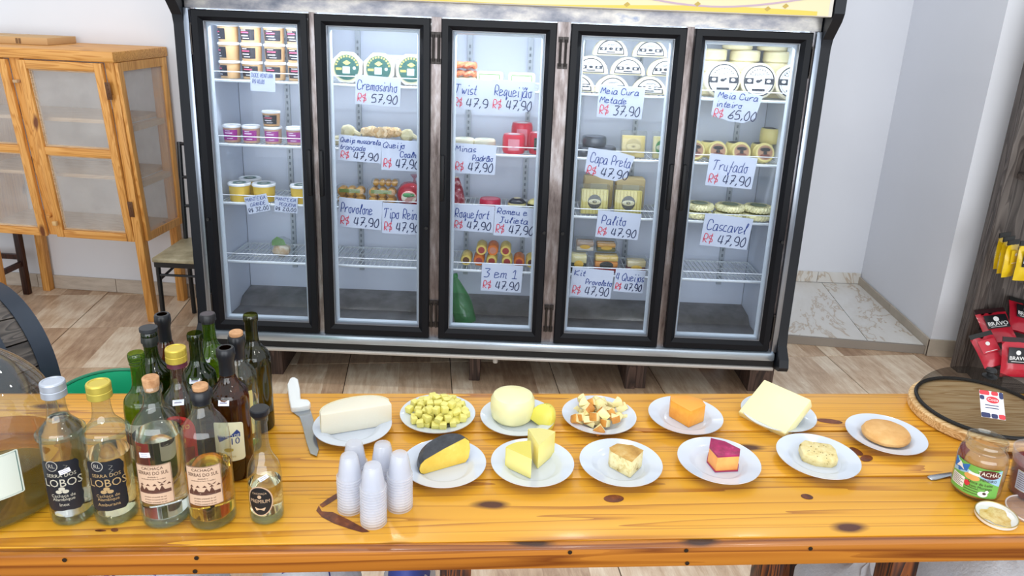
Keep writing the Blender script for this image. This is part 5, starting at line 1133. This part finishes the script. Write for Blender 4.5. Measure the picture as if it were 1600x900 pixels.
b = B(); b.mi = 0; wrap_text(b, 'CREMITO', .0145, .0389, 0, .134, .8); wrap_text(b, 'TEU', .016, .0389, .0, .102); b.mi = 1; wrap_poly(b, oval(0, .150, .014, .006, 16), .0388, 2); wrap_poly(b, rrect(-.03, .03, .05, .085, .004), .0388, 3); b.obj('label_print', [mat('#e8b83c', .45), mat('#7d1420', .45)], lb)
t = wine('empty green wine bottle with open mouth in the middle row', top_to_base(304, 520, .298), .298, G_dgreen, .0375); shoulder_sticker(t, .034, .198, .005)
t = wine('bright green wine bottle with black top at the back', top_to_base(324, 490, .300), .300, G_green, .0375); capsule(t, .300, .0142, .0142, .278, '#1a1a1d'); B().lathe([(.0165, .3003), (.010, .3012), (0, .3012)], 20).obj('stopper', mat('#463f45', .5), t); shoulder_sticker(t, .034, .198, .0); b = B(); wrap_poly(b, rrect(.0, .03, .08, .15, .002), .0383, 3); b.obj('label', mat('#cfc98f', .5), t)
t = wine('brown wine bottle with black capsule and cream label at the front of the rear group', (-.592, 1.425), .304, G_brown, .040, nr=.0150, face=.12, sh=.19); capsule(t, .304, .0150, .0152, .245); shoulder_sticker(t, .0385, .195, -.002, .4)
b = B(); r = .0408; wrap_poly(b, [(x, z + .004 * cos(x * 60) if z > .1 else z) for x, z in rrect(-.034, .034, .055, .146, .006)], r); lb = b.obj('label', mat('#ddd6b4', .5), t)
b = B(); b.mi = 0; wrap_poly(b, [(-.024, .116), (.020, .130), (.026, .122), (.026, .112), (-.020, .100)], r + .0004, 3); b.mi = 1; wrap_text(b, 'BRANCO DE', .0095, r + .0009, 0, .1165, .9); b.mi = 0; wrap_text(b, '10', .022, r + .0009, .014, .103); b.mi = 2; wrap_poly(b, oval(0, .083, .010, .005, 14), r + .0005, 1); wrap_text(b, 'aperitivo', .008, r + .0005, 0, .067); b.obj('label_print', [mat('#203a7a', .45), mat('#e6e2d0', .5), mat('#b09a3a', .5)], lb)
t = wine('clear wine bottle with cork and black capsule behind the brown one', top_to_base(369, 524, .288), .288, G_clear, .0375, LQ_pale, .13, nr=.0150); corkp(t, .288, .0150, .010); capsule(t, .288, .0150, .0152, .232); b = B(); wrap_poly(b, rrect(-.012, .040, .055, .165, .003), .0383, 5); lb = b.obj('label', mat('#d7cb83', .5), t); b = B(); wrap_poly(b, oval(.026, .130, .005, .010, 14), .0388, 2); b.obj('label_print', mat('#2b2a26', .5), lb)
t = wine('tall olive green wine bottle with open mouth at the right of the rear bottles', top_to_base(391, 491, .300), .300, G_olive, .0380); shoulder_sticker(t, .034, .200, -.022)
# big demijohn at the left edge
t = empty('demijohn', 'big round clear glass jug of yellow liquor at the left picture edge', 'jug', (-1.058, 1.315, TZ))
pr = [(0, .008), (.09, .006), (.128, .0), (.140, .006), (.145, .02)] + smooth_prof([(.145, .03), (.143, .10), (.139, .17), (.125, .235), (.092, .285), (.05, .325), (.03, .355), (.026, .385)], 5) + [(.031, .387), (.031, .40), (.026, .405)]
B().lathe(pr, 48).obj('glass_body', G_clear, t); B().lathe([(.141, .022)] + [(r - .003, z) for r, z in pr if .022 < z < .105] + [(.139, .105), (0, .105)][:1] + [(0, .105)], 40).obj('liquid', film('#ead08a', 'yellow_liquor', 1.2, .02, .10, '#b98f2a'), t)
B().lathe([(0, .003), (.126, .003), (.138, .009), (.1405, .0215), (0, .0215)], 40).obj('glass_base', film('#c9cf7a', 'yellowish_base', 1.6, .03, .05), t)
b = B(); wrap_poly(b, rrect(-.05, .07, .07, .165, .004), .1445, 5); lb = b.obj('label', mat('#dfe6da', .5), t); lb.rotation_euler = (0, 0, .55); b = B()
for x0, x1, z0, z1 in ((-.047, .067, .0725, .074), (-.047, .067, .161, .1625), (.0655, .067, .0725, .1625)): wrap_poly(b, rrect(x0, x1, z0, z1, .0003), .1449, 1)
b.obj('label_border', mat('#5a7a74', .5), lb)
corkp(t, .405, .028, .02)

# ================================================================== PLATES AND CHEESES
M_plate = mat('#d3dbe8', .14, coat=.2)
PR = .095
pme = B().lathe([(0, .006), (.052, .0055), (.055, .006), (.064, .0125), (.070, .0145), (.0925, .0185), (.095, .0195), (.0948, .0178), (.070, .0105), (.060, .004), (.054, .0), (.050, .0008), (0, .002)], 56).mesh('plate', M_plate)
GP = 'white plates of cheese on the table'
def plate(px, py, label):
    p = onz(px, py, TZ + .017); o = link('plate', pme, None, (p.x, p.y, TZ)); tag(o, label, 'plate', GP); return Vector((p.x, p.y, TZ + .0062))
def dome(b, f):                                            # deform all vertices
    for v in b.bm.verts: v.co = f(v.co)
def wedge_poly(r, a0, a1, n=10): return [(0, 0)] + [(r * cos(a0 + (a1 - a0) * i / n), r * sin(a0 + (a1 - a0) * i / n)) for i in range(n + 1)]
c1 = plate(551, 664, 'white plate holding the big white half cheese next to the knife')
# P1 half wheel, cut face to the front right
t = empty('white_half_cheese', 'thick white half cheese with pale rind beside the knife', 'cheese', c1 + Vector((.006, .008, 0)), (0, 0, .43))
L1 = .086; poly = [(-L1, -.012), (L1, -.020)] + [(L1 * cos(pi * i / 16), .058 * sin(pi * i / 16) ** .8 - .012) for i in range(1, 16)]
B().prism(poly, 0.0, .058, 'z', bev=.003).obj('cheese_body', mat('#e9e3cf', .5, sss=.15, bump=.15, vscale=40), t)
B().prism([(x * 1.012, y * 1.02 + .0006) for x, y in poly[2:]] + [(x * .97, y * .95 + .0006) for x, y in poly[2:]][::-1], .004, .0588, 'z').obj('rind', mat('#ddd6b8', .6, var=.06, vscale=30), t)
# P2 cubes
c2 = plate(684, 646, 'white plate piled with small yellow cheese cubes')
M_cube = mat('#e9e07e', .4, sss=.15, var=.06, vscale=60); cme = [B().box(-.0085 * k, .0085 * k, -.0085, .0085, -.008, .008, .0018).mesh('cheese_cube', M_cube) for k in (.9, 1.0, 1.25)]
placed = []
for lay, (n, rr, z) in enumerate(((40, .072, .0085), (26, .056, .0245), (11, .036, .040))):
    k = 0; tries = 0
    while k < n and tries < 4000:
        tries += 1; a_ = random.uniform(0, 2 * pi); r = rr * random.random() ** .5; x, y = r * cos(a_), r * sin(a_)
        if all((x - q[0]) ** 2 + (y - q[1]) ** 2 > .0178 ** 2 for q in placed if q[2] == lay): 
            placed.append((x, y, lay)); k += 1; zz = c2.z + z + (max(0, (math.hypot(x, y) - .056)) * .6 if lay == 0 else 0)
            tag(link('cheese_cube', random.choice(cme), None, (c2.x + x, c2.y + y, zz), (random.uniform(-.25, .25), random.uniform(-.25, .25), random.uniform(0, 3))), 'small pale yellow cheese cube in the pile on the rear plate', 'cheese cube', 'cheese cubes on the second plate')
# P3 round cheese with wedge
c3 = plate(809, 650, 'white plate with the whole round pale cheese and a yellow wedge')
t = tag(B().lathe([(0, 0), (.046, 0), (.0535, .008), (.0565, .03), (.0555, .052), (.049, .064), (.036, .0695), (0, .071)], 48, wob=lambda a_, z: 1 + .012 * sin(3 * a_) + .006 * sin(7 * a_ + z * 90)).obj('round_cheese', mat('#f0ebb4', .32, sss=.2, bump=.12, vscale=25), None, c3 + Vector((-.014, .012, 0))), 'whole round pale yellow cheese on the rear plate', 'cheese')
t = empty('cheese_wedge', 'small glossy yellow cheese wedge leaning against the round cheese', 'cheese', c3 + Vector((.054, -.018, 0)), (0, 0, -.5))
B().prism([(-.034, 0), (.034, 0)] + [(.034 * cos(a_), .058 * sin(a_) ** .9) for a_ in [pi * i / 10 for i in range(1, 10)]], -.012, .016, 'y', bev=.006, M=R(-.35, 'X') @ R(.3, 'Y')).obj('cheese_body', mat('#ece264', .25, sss=.2), t)
# P4 golden nugget wedges
c4 = plate(936, 648, 'white plate heaped with golden-edged cheese pieces'); M_gold = mottled('golden_crust', [(.3, '#b8702a'), (.6, '#d99a45')], 25, .5); M_in = mat('#f0e3a8', .5, sss=.15)
def nug(k):
    b = B(); b.mi = 0; h = .013 * k; pl = wedge_poly(.021 * k, -.42, .42, 6)
    b.prism(pl, -h / 2, h / 2, 'z', bev=.0012)
    bmesh.ops.recalc_face_normals(b.bm, faces=b.bm.faces[:])
    for f in b.bm.faces:
        c = f.calc_center_median(); f.material_index = 0 if (c.x > .0178 * k or f.normal.z < -.5) else 1
    return b.mesh('cheese_piece', [M_gold, M_in], norm=True)
nm = [nug(k) for k in (1.15, 1.35, 1.55)]; placed = []
for lay, (n, rr, z) in enumerate(((30, .062, .010), (18, .046, .024), (4, .022, .035))):
    k = 0; tries = 0
    while k < n and tries < 4000:
        tries += 1; a_ = random.uniform(0, 2 * pi); r = rr * random.random() ** .5; x, y = r * cos(a_), r * sin(a_)
        if all((x - q[0]) ** 2 + (y - q[1]) ** 2 > .0190 ** 2 for q in placed if q[2] == lay):
            placed.append((x, y, lay)); k += 1
            tag(link('cheese_piece', random.choice(nm), None, (c4.x + x, c4.y + y, c4.z + z), (random.uniform(-.9, .9), random.uniform(-.7, .7), random.uniform(0, 6.28))), 'golden-edged wedge of cheese in the heap on the rear middle plate', 'cheese piece', 'golden cheese pieces')
# P5 orange wedge
c5 = plate(1071, 648.5, 'white plate with the plain orange cheese wedge')
def cut_wedge(name, label, c, off, rz, poly, h, body, top=None, side=None, bev=.002, speck=None, top_drop=0):
    t = empty(name, label, 'cheese', c + Vector(off), (0, 0, rz))
    b = B().prism(poly, 0, h, 'z', bev=bev); b.obj('cheese_body', body, t)
    if top:
        cx = sum(p[0] for p in poly) / len(poly); cy = sum(p[1] for p in poly) / len(poly)
        B().prism([(cx + (x - cx) * 1.004, cy + (y - cy) * 1.004) for x, y in poly], h - top_drop, h + .0015, 'z', bev=.0005).obj('rind', top, t)
    return t
M_or = mottled('orange_cheese', [(.3, '#e08a24'), (.6, '#f0a83c')], 18, .4, sss=.1, bump=.1)
cut_wedge('orange_cheese_wedge', 'plain orange cheese wedge on the rear plate', c5, (.0, -.022, 0), 0.0, [(-.0, -.022), (.046, .012), (.042, .042), (.010, .060), (-.036, .056), (-.040, .030)], .046, M_or, mat('#eda23a', .4))
# P6 big cream slab leaning
c6 = plate(1216, 645, 'white plate under the large square cream cheese slab')
t = empty('cream_cheese_slab', 'large square cream cheese slab leaning across its plate', 'cheese', c6 + Vector((-.012, .004, .012)), (0, 0, 0)); t.matrix_world = T(c6.x - .012, c6.y - .01, c6.z + .013) @ R(-.86) @ R(.52, 'X')
B().box(-.068, .068, -.056, .066, .0, .030, .004).obj('cheese_body', mat('#f3ebb4', .4, sss=.2, bump=.06, vscale=20), t); B().box(-.0685, .0685, -.0565, -.0545, .003, .027, .0008).obj('cut_edge', mat('#e6dc9a', .45), t)
# P7 round beige sweet
c7 = plate(1384, 678, 'white plate with the round caramel-coloured sweet at the right')
b = B().lathe([(0, 0), (.046, 0), (.055, .006), (.057, .014), (.052, .023), (.042, .027), (0, .029)], 40, wob=lambda a_, z: 1 + .02 * sin(2 * a_ + 1) + .008 * sin(9 * a_ + z * 200) + .005 * sin(17 * a_))
tag(b.obj('round_sweet', mottled('caramel_sweet', [(.3, '#cf9550'), (.55, '#ddaa66'), (.7, '#e6b878')], 20, .55, sss=.1, bump=.5), None, c7), 'round flat caramel-coloured sweet with crinkled top on the right plate', 'sweet')
# Q1 black rind half
q1 = plate(694, 723, 'white plate holding the black rinded half cheese behind the cups')
t = empty('black_rind_half_cheese', 'half cheese with black rind and yellow cut face behind the cups', 'cheese', q1 + Vector((.002, -.004, 0)), (0, 0, .52))
prof = [(0, 0), (.052, 0), (.060, .008), (.063, .026), (.060, .044), (.050, .054), (0, .056)]
B().lathe(prof, 28, a0=0, a1=pi).obj('rind', mottled('black_rind', [(.35, '#22242a'), (.6, '#3b3f47'), (.75, '#5a5f69')], 30, .35, bump=.3), t)
fp = [(r, z) for r, z in prof[1:]]; fp = fp + [(-r, z) for r, z in fp[::-1]]
B().prism([(x * .985, .0006 + z * .985) for x, z in fp], -.0015, .004, 'y').obj('cut_face', mottled('yellow_cut', [(.3, '#e3b83c'), (.6, '#edca58'), (.8, '#f2d97a')], 24, .45, sss=.1, bump=.25), t)
for o in t.children:                                        # the piece is thicker towards its right end
    for v in o.data.vertices: v.co.z *= .92 + 5.5 * v.co.x
# Q2 two yellow wedges
q2 = plate(832, 722, 'white plate with two tall yellow cheese wedges'); M_y2 = mat('#eee08a', .4, sss=.2, var=.05); M_y2r = mat('#e6d662', .35, sss=.15)
W = wedge_poly(.072, -.46, .46, 8)
for nm_, lb_, off, rz, hh in (('front', 'yellow cheese wedge standing in front of the other on its plate', (-.004, -.050, 0), 2.05, .052), ('rear', 'paler yellow cheese wedge standing behind the other on its plate', (.012, -.012, 0), 1.45, .062)):
    t = empty('yellow_cheese_wedge', lb_, 'cheese', q2 + Vector(off), (0, 0, rz), 'two tall yellow wedges')
    B().prism(W, 0, hh, 'z', bev=.002).obj('cheese_body', M_y2, t); B().prism([(x * 1.004, y * 1.004) for x, y in W[1:]] + [(x * .97, y * .99) for x, y in W[1:]][::-1], .002, hh - .001, 'z').obj('rind', M_y2r, t); B().prism([(x * .995 + .0004, y * .99) for x, y in W], hh, hh + .0009, 'z').obj('top_rind', M_y2r if nm_ == 'front' else M_y2, t)
# Q3 herb wedge
q3 = plate(970, 722, 'white plate with the herb speckled cheese wedge')
M_herb = mottled('herb_cheese', [(.30, '#7d6030'), (.36, '#cdb675'), (.5, '#e6d7a0'), (.68, '#ece0b0'), (.74, '#b58a50')], 55, .5, 3, bump=.2)
t = cut_wedge('herb_cheese_wedge', 'cheese wedge speckled with herbs and a tan rind', q3, (.012, -.014, 0), 0.0, [(.004, -.032), (.038, .016), (.014, .036), (-.020, .040), (-.040, .022), (-.038, .008)], .042, M_herb, mottled('tan_rind', [(.3, '#a8782f'), (.5, '#c89a4c'), (.7, '#d6b878')], 30, .5))
# Q4 magenta rind wedge
q4 = plate(1123, 719, 'white plate with the magenta rinded orange cheese'); t = cut_wedge('magenta_rind_cheese', 'orange cheese wedge with bright magenta rind', q4, (.008, -.004, 0), 0.0, [(-.022, -.028), (.030, -.020), (.038, .004), (.010, .034), (-.020, .046), (-.032, .010)], .042, mottled('orange_pink', [(.3, '#e8893c'), (.6, '#f3ab5a')], 14, .45, sss=.1), mottled('magenta_rind', [(.35, '#8a0f48'), (.6, '#b01a5e'), (.8, '#d0568a')], 60, .35), top_drop=.004)
B().prism([(-.024, -.030), (.031, -.022), (.040, .004), (.011, .036), (-.021, .048), (-.034, .010)], .0002, .003, 'z').obj('bottom_rind', mat('#a8305a', .4), t)
# Q5 speckled slice
q5 = plate(1278, 712.5, 'white plate with the flat speckled cheese slice'); t = empty('speckled_cheese_slice', 'flat speckled beige cheese slice with uneven edges', 'cheese', q5 + Vector((.002, .006, .002)), (.16, 0, -.12))
B().prism([(-.040, -.018), (-.012, -.034), (.024, -.034), (.040, -.022), (.042, .012), (.034, .030), (.004, .032), (-.026, .036), (-.042, .018)], 0, .022, 'z', bev=.004).obj('cheese_body', mottled('pepper_cheese', [(.30, '#8a7436'), (.36, '#d0bb7c'), (.5, '#dcca8e'), (.7, '#e4d6a2')], 60, .5, 3, bump=.3), t)
sp = B()
for k in range(16): a_, r = random.uniform(0, 6.28), .032 * random.random() ** .5; sp.ell((r * cos(a_), r * sin(a_) * .85, .0222), (.0012, .0012, .0006), seg=6, rings=4)
sp.obj('pepper_specks', mat('#5a4a26', .6), t)['kind'] = 'stuff'

# ================================================================== CUPS, KNIFE, JARS, FOOD COVER
M_cup = film('#fbfcff', 'cup_plastic', 1.0, .15, .42, '#fbfcff')
cupm = B().lathe([(.0255, .0005), (.0270, 0), (.0270, .0030), (.0246, .0036), (.0232, .012), (.0200, .034), (.0178, .0465), (.0162, .0500), (.012, .0510), (0, .0505)], 24).mesh('plastic_cup', M_cup)
for n_, px, py, cnt, lb in ((0, 548, 794, 13, 'left of the front stacks'), (1, 584, 815, 14, 'nearest stack in the middle'), (2, 625, 791, 13, 'right stack by the black rinded cheese'), (3, 556, 768, 12, 'stack behind the left one'), (4, 599, 770, 12, 'stack at the back between the others')):
    p = onz(px, py, TZ)
    for k in range(cnt):
        tag(link('plastic_cup', cupm, None, (p.x + random.uniform(-.0004, .0004), p.y, TZ + .0005 + k * .0064)), f'white plastic cup upside down in the {lb}' + (', topmost' if k == cnt - 1 else ''), 'cup', f'upturned cups, {lb}')
# knife
kn = empty('cheese_knife', 'broad kitchen knife with white handle overhanging the rear table edge', 'knife', onz(478, 640, TZ))
o = onz(478, 640, TZ); K = lambda px, py: (onz(px, py, TZ + .006) - Vector((o.x, o.y, 0))).to_2d()
bl = [K(*q) for q in ((456, 641), (484, 636), (490, 655), (493, 680), (498, 700), (495, 711), (485, 707), (479, 690), (473, 665), (468, 650))]
B().prism([tuple(q) for q in bl][::-1], .0012, .0035, 'z').obj('blade', mat('#aab0b8', .22, metal=.9), kn)
hd = [K(*q) for q in ((449, 605), (453, 596), (459, 593), (466, 597), (469, 612), (470, 628), (482, 629), (486, 634), (484, 639), (468, 642), (455, 643), (452, 630))]
B().prism([tuple(q) for q in hd][::-1], .0002, .017, 'z', bev=.005).obj('handle', mat('#e9eceb', .4), kn)
# spoon handle, jar, tub, lids
a_, b_ = onz(1451, 749, TZ), onz(1495, 740, TZ)
sp_ = empty('table_knife', 'flat steel cutlery handle lying half behind the caramel jar', 'cutlery', a_)
d = (b_ - a_); nrm = Vector((-d.y, d.x, 0)).normalized()
B().prism([tuple((d * t + nrm * w_).to_2d()) for t, w_ in ((0, .004), (.03, .007), (.15, .009), (.6, .007), (1, .005), (1, -.005), (.6, -.007), (.15, -.009), (.03, -.007), (0, -.004))][::-1], .0005, .0035, 'z', bev=.001).obj('handle', mat('#a9adb2', .25, metal=.9), sp_); B().prism([tuple((d * t + nrm * w_).to_2d()) for t, w_ in ((1.0, .005), (1.5, .009), (2.2, .007), (2.3, 0), (2.2, -.006), (1.5, -.008), (1.0, -.005))][::-1], .0008, .0025, 'z').obj('blade', mat('#b4b8bd', .2, metal=.9), sp_)
p = onz(1522, 766, TZ)
jr = empty('caramel_jar', 'open glass jar of caramel spread with colourful farm label', 'jar', p, (0, 0, -.84))
pj = [(0, .003), (.040, .001), (.0475, .004), (.050, .012), (.0505, .085)] + smooth_prof([(.050, .09), (.048, .102), (.041, .112), (.040, .118)], 3) + [(.0415, .120), (.0415, .126), (.0405, .128), (.0405, .136), (.039, .137), (.0375, .134), (.0375, .116)]
B().lathe(pj, 40).obj('glass_body', G_clear, jr); M_car = mottled('caramel_fill', [(.35, '#a9702f'), (.6, '#c28d48')], 14, .35, bump=.2)
B().lathe([(0, .005), (.045, .006), (.048, .014), (.0482, .086), (.0455, .100), (.038, .108), (.030, .104), (0, .101)], 36).obj('caramel', M_car, jr)
B().lathe([(.0484, .07), (.0487, .088), (.046, .1015), (.039, .109)], 10, a0=-3.2, a1=-2.1).obj('strawberry_smear', mat('#7d2a20', .35), jr)
r = .0513; b = B(); wrap_poly(b, rrect(-.048, .060, .014, .086, .004), r); lb = b.obj('label', mat('#6fae4c', .45), jr); b = B(); wrap_poly(b, [(-.047, .052), (.059, .045), (.059, .085), (-.047, .085)], r + .0003, 5); b.obj('label_sky', mat('#9cc0d8', .45), lb)
b = B(); wrap_poly(b, [(-.047, .085), (-.008, .085), (-.012, .066), (-.030, .058), (-.047, .063)], r + .0006, 3); b.obj('label_blue_corner', mat('#2a6bb5', .45), lb); b = B(); wrap_poly(b, [(-.040, .066), (-.030, .082), (-.018, .066)], r + .0009, 2); wrap_poly(b, rrect(-.044, -.012, .024, .050, .001), r + .0006, 3); wrap_poly(b, rrect(-.008, .016, .064, .070, .001), r + .0009, 2); wrap_poly(b, oval(.028, .024, .010, .007, 14), r + .0009, 2); wrap_poly(b, oval(.035, .031, .004, .004, 10), r + .0009, 1); b.obj('label_white', mat('#ece9e2', .5), lb)['kind'] = 'stuff'
b = B(); wrap_poly(b, oval(.034, .074, .022, .0105), r + .0012, 3); b.obj('brand_plate', mat('#5a1f1a', .45), lb); b = B(); wrap_text(b, 'TACHÃO', .0135, r + .0017, .034, .074, .85); b.obj('brand_letters', mat('#f1ead8', .5), lb)
b = B(); wrap_text(b, 'MINEIRO', .0095, r + .0014, .034, .058, .9); wrap_text(b, 'Doce de Leite', .0095, r + .0014, .020, .047, .9); wrap_text(b, 'com Morango', .009, r + .0014, .022, .0385, .9)
for k in range(6): wrap_poly(b, rrect(-.042, -.014 - .006 * (k % 2), .027 + k * .0038, .0282 + k * .0038, .0003), r + .0012, 1)
for z in (.020, .026, .032): wrap_poly(b, rrect(-.01, .018, z, z + .0012, .0004), r + .0009, 1)
wrap_poly(b, oval(.031, .0265, .004, .003, 8), r + .0014, 1); b.obj('label_lettering', mat('#3a2018', .5), lb)['kind'] = 'stuff'
b = B(); wrap_poly(b, oval(-.006, .041, .006, .007, 12), r + .0012, 1); b.obj('strawberry_print', mat('#c8303c', .45), lb); b = B(); wrap_poly(b, oval(.0, .058, .016, .008, 14), r + .0005, 2); b.obj('hill_print', mat('#d9a05a', .5), lb)
p = onz(1612, 772, TZ)
jt = empty('jam_tub', 'open clear plastic tub of dark red jam at the right edge', 'tub', p, (0, 0, -.45))
M_jam = mottled('red_jam', [(.35, '#5a0e0c'), (.6, '#7d1a14'), (.75, '#a8402c')], 25, .2, bump=.4)
B().lathe([(0, .002), (.043, .002), (.0455, .005), (.0515, .078), (.048, .080), (.03, .084), (0, .081)], 36).obj('jam', M_jam, jt); B().lathe([(0, 0), (.045, 0), (.0475, .004), (.0535, .086), (.0555, .087), (.0560, .102), (.0575, .103), (.0575, .107), (.0545, .106), (.0535, .088)], 40).obj('tub_body', film('#f3f0f0', 'tub_plastic', 1.4, .08, .14), jt)
rr = .0515
b = B(); b.raw([((.0482 + z * .07) * sin(a_), -(.0482 + z * .07) * cos(a_), z) for a_ in [-.95 + 1.9 * i / 14 for i in range(15)] for z in (.022, .070)], [(2 * i, 2 * i + 2, 2 * i + 3, 2 * i + 1) for i in range(14)]); lb = b.obj('label', mat('#e4dfae', .5), jt)
b = B(); b.raw([((.0486 + z * .07) * sin(a_), -(.0486 + z * .07) * cos(a_), z) for a_ in [-.95 + .95 * i / 8 for i in range(9)] for z in (.023, .069)], [(2 * i, 2 * i + 2, 2 * i + 3, 2 * i + 1) for i in range(8)]); b.obj('nutrition_panel', mat('#b7bccb', .5), lb)
b = B()
for k in range(8): z = .027 + k * .0052; b.raw([((.049 + z * .07) * sin(a_), -(.049 + z * .07) * cos(a_), z + d_) for a_ in [-.88 + (.7 + .1 * (k % 2)) * i / 5 for i in range(6)] for d_ in (0, .0014)], [(2 * i, 2 * i + 2, 2 * i + 3, 2 * i + 1) for i in range(5)])
for k, (aa, z) in enumerate(((.42, .034), (.62, .030), (.55, .042))): b.ell(((.0492 + z * .07) * sin(aa), -(.0492 + z * .07) * cos(aa), z), (.006, .002, .005), seg=10, rings=6)
b.obj('label_print', mat('#5a4a52', .5), lb)
p = onz(1555, 811, TZ); t = empty('jar_lid', 'upturned metal jar lid smeared with caramel at the front of the table', 'lid', p + Vector((0, 0, .0035)), (.06, -.05, .3))
B().lathe([(0, .001), (.036, .001), (.0385, .0), (.0405, .002), (.041, .010), (.0398, .0105), (.0385, .004), (.036, .003), (0, .003)], 40).obj('lid_shell', mat('#e8e6df', .3, metal=.15), t); B().torus(.0405, .0012, T(0, 0, .0095), 40, 6).obj('lid_rim', mat('#b59a56', .3, metal=.7), t)
b = B(); b.lathe([(.029, .0036), (.02, .0046), (0, .0042)], 26, wob=lambda a_, z: 1 + .14 * sin(3 * a_) + .08 * sin(7 * a_)); b.obj('caramel_smear', mottled('smear', [(.35, '#c9a04a'), (.6, '#e3cc8c')], 60, .25, bump=.4), t)
p = onz(1618, 803, TZ); t = empty('resealable_cover', 'clear plastic tub lid lying flat at the right picture edge', 'lid', p)
B().lathe([(0, .001), (.046, .001), (.052, .0), (.056, .001), (.0575, .006), (.055, .0065), (.053, .002), (.046, .003), (0, .003)], 40).obj('lid_shell', film('#f3eeee', 'lid_plastic', 1.6, .1, .22), t); B().torus(.0568, .0016, T(0, 0, .0062), 40, 6).obj('lid_rim', mat('#e0d6d0', .3), t)
# food cover
fc = Vector((1.272, 1.797, TZ)); FR = .175
brd = empty('round_board', 'round pale wooden board under the black mesh food cover', 'board', fc)
B().lathe([(0, 0), (FR - .004, 0), (FR, .004), (FR, .024), (FR - .004, .028), (0, .028)], 64).obj('board', wood('pale_board', '#e8c795', '#dcb57d', '#b98b52', 1.6, .5, 'X'), brd)
for dx, dy in ((-.10, -.10), (.10, -.10)): pass
cov = empty('mesh_food_cover', 'black wire mesh dome cover with knob standing on the round board', 'food cover', fc + Vector((0, 0, .0285)))
DR, DH = .158, .085
dome_p = [(DR * cos(pi / 2 * i / 10), DH * sin(pi / 2 * i / 10)) for i in range(11)]
B().lathe([(DR, .004)] + [(r if i < 10 else 0, z + .006) for i, (r, z) in enumerate(dome_p)], 48).obj('mesh', mesh_screen('black_wire_mesh', '#2b2724', .42, 4), cov)
B().torus(DR, .005, T(0, 0, .005), 56, 8).obj('rim', M_dark, cov); B().lathe([(0, DH + .005), (.018, DH + .006), (.018, DH + .010), (.008, DH + .012), (.008, DH + .020), (.014, DH + .024), (.012, DH + .030), (0, DH + .031)], 20).obj('knob', M_dark, cov)
nv = Vector((-.05, -.105, 0)); zc = (1 - (nv.length / DR) ** 2) ** .5 * DH
cp = empty('product_card', 'white and red product card lying on the mesh food cover', 'card', fc)
nn = Vector((nv.x / DR ** 2, nv.y / DR ** 2, zc / DH ** 2)).normalized()
cp.matrix_world = Matrix.Translation(fc + Vector((nv.x, nv.y, .0285 + .006 + zc)) + nn * .004) @ Vector((0, 0, 1)).rotation_difference(nn).to_matrix().to_4x4() @ R(-.35)
B().box(-.026, .026, -.040, .040, 0, .0012).obj('paper', mat('#ecebef', .45), cp)
def cflat(b, poly, z=.0016): b.poly([(x, y, z) for x, y in poly])
b = B(); b.mi = 0; cflat(b, oval(.002, .014, .014, .010), .0018)
for x0, x1, y0, y1, m_ in ((-.026, -.004, .027, .040, 0), (.0, .015, .028, .040, 0), (.017, .026, .020, .040, 1), (-.026, -.016, .012, .025, 1), (-.026, -.006, -.040, -.026, 1), (-.004, .010, -.040, -.027, 1), (.012, .026, -.040, -.026, 0)):
    b.mi = m_; cflat(b, rrect(x0, x1, y0, y1, .004))
b.mi = 1
for y in (-.004, -.012): cflat(b, rrect(-.016, .014, y, y + .0024, .0008))
b.obj('card_print', [mat('#d83a44', .45), mat('#2c3460', .45)], cp)
v, f = glyphs('Coza', .011); B().raw([(.002 + x, .014 + y, .0022) for x, y in v], f).obj('card_lettering', mat('#f4f2f2', .5), cp)
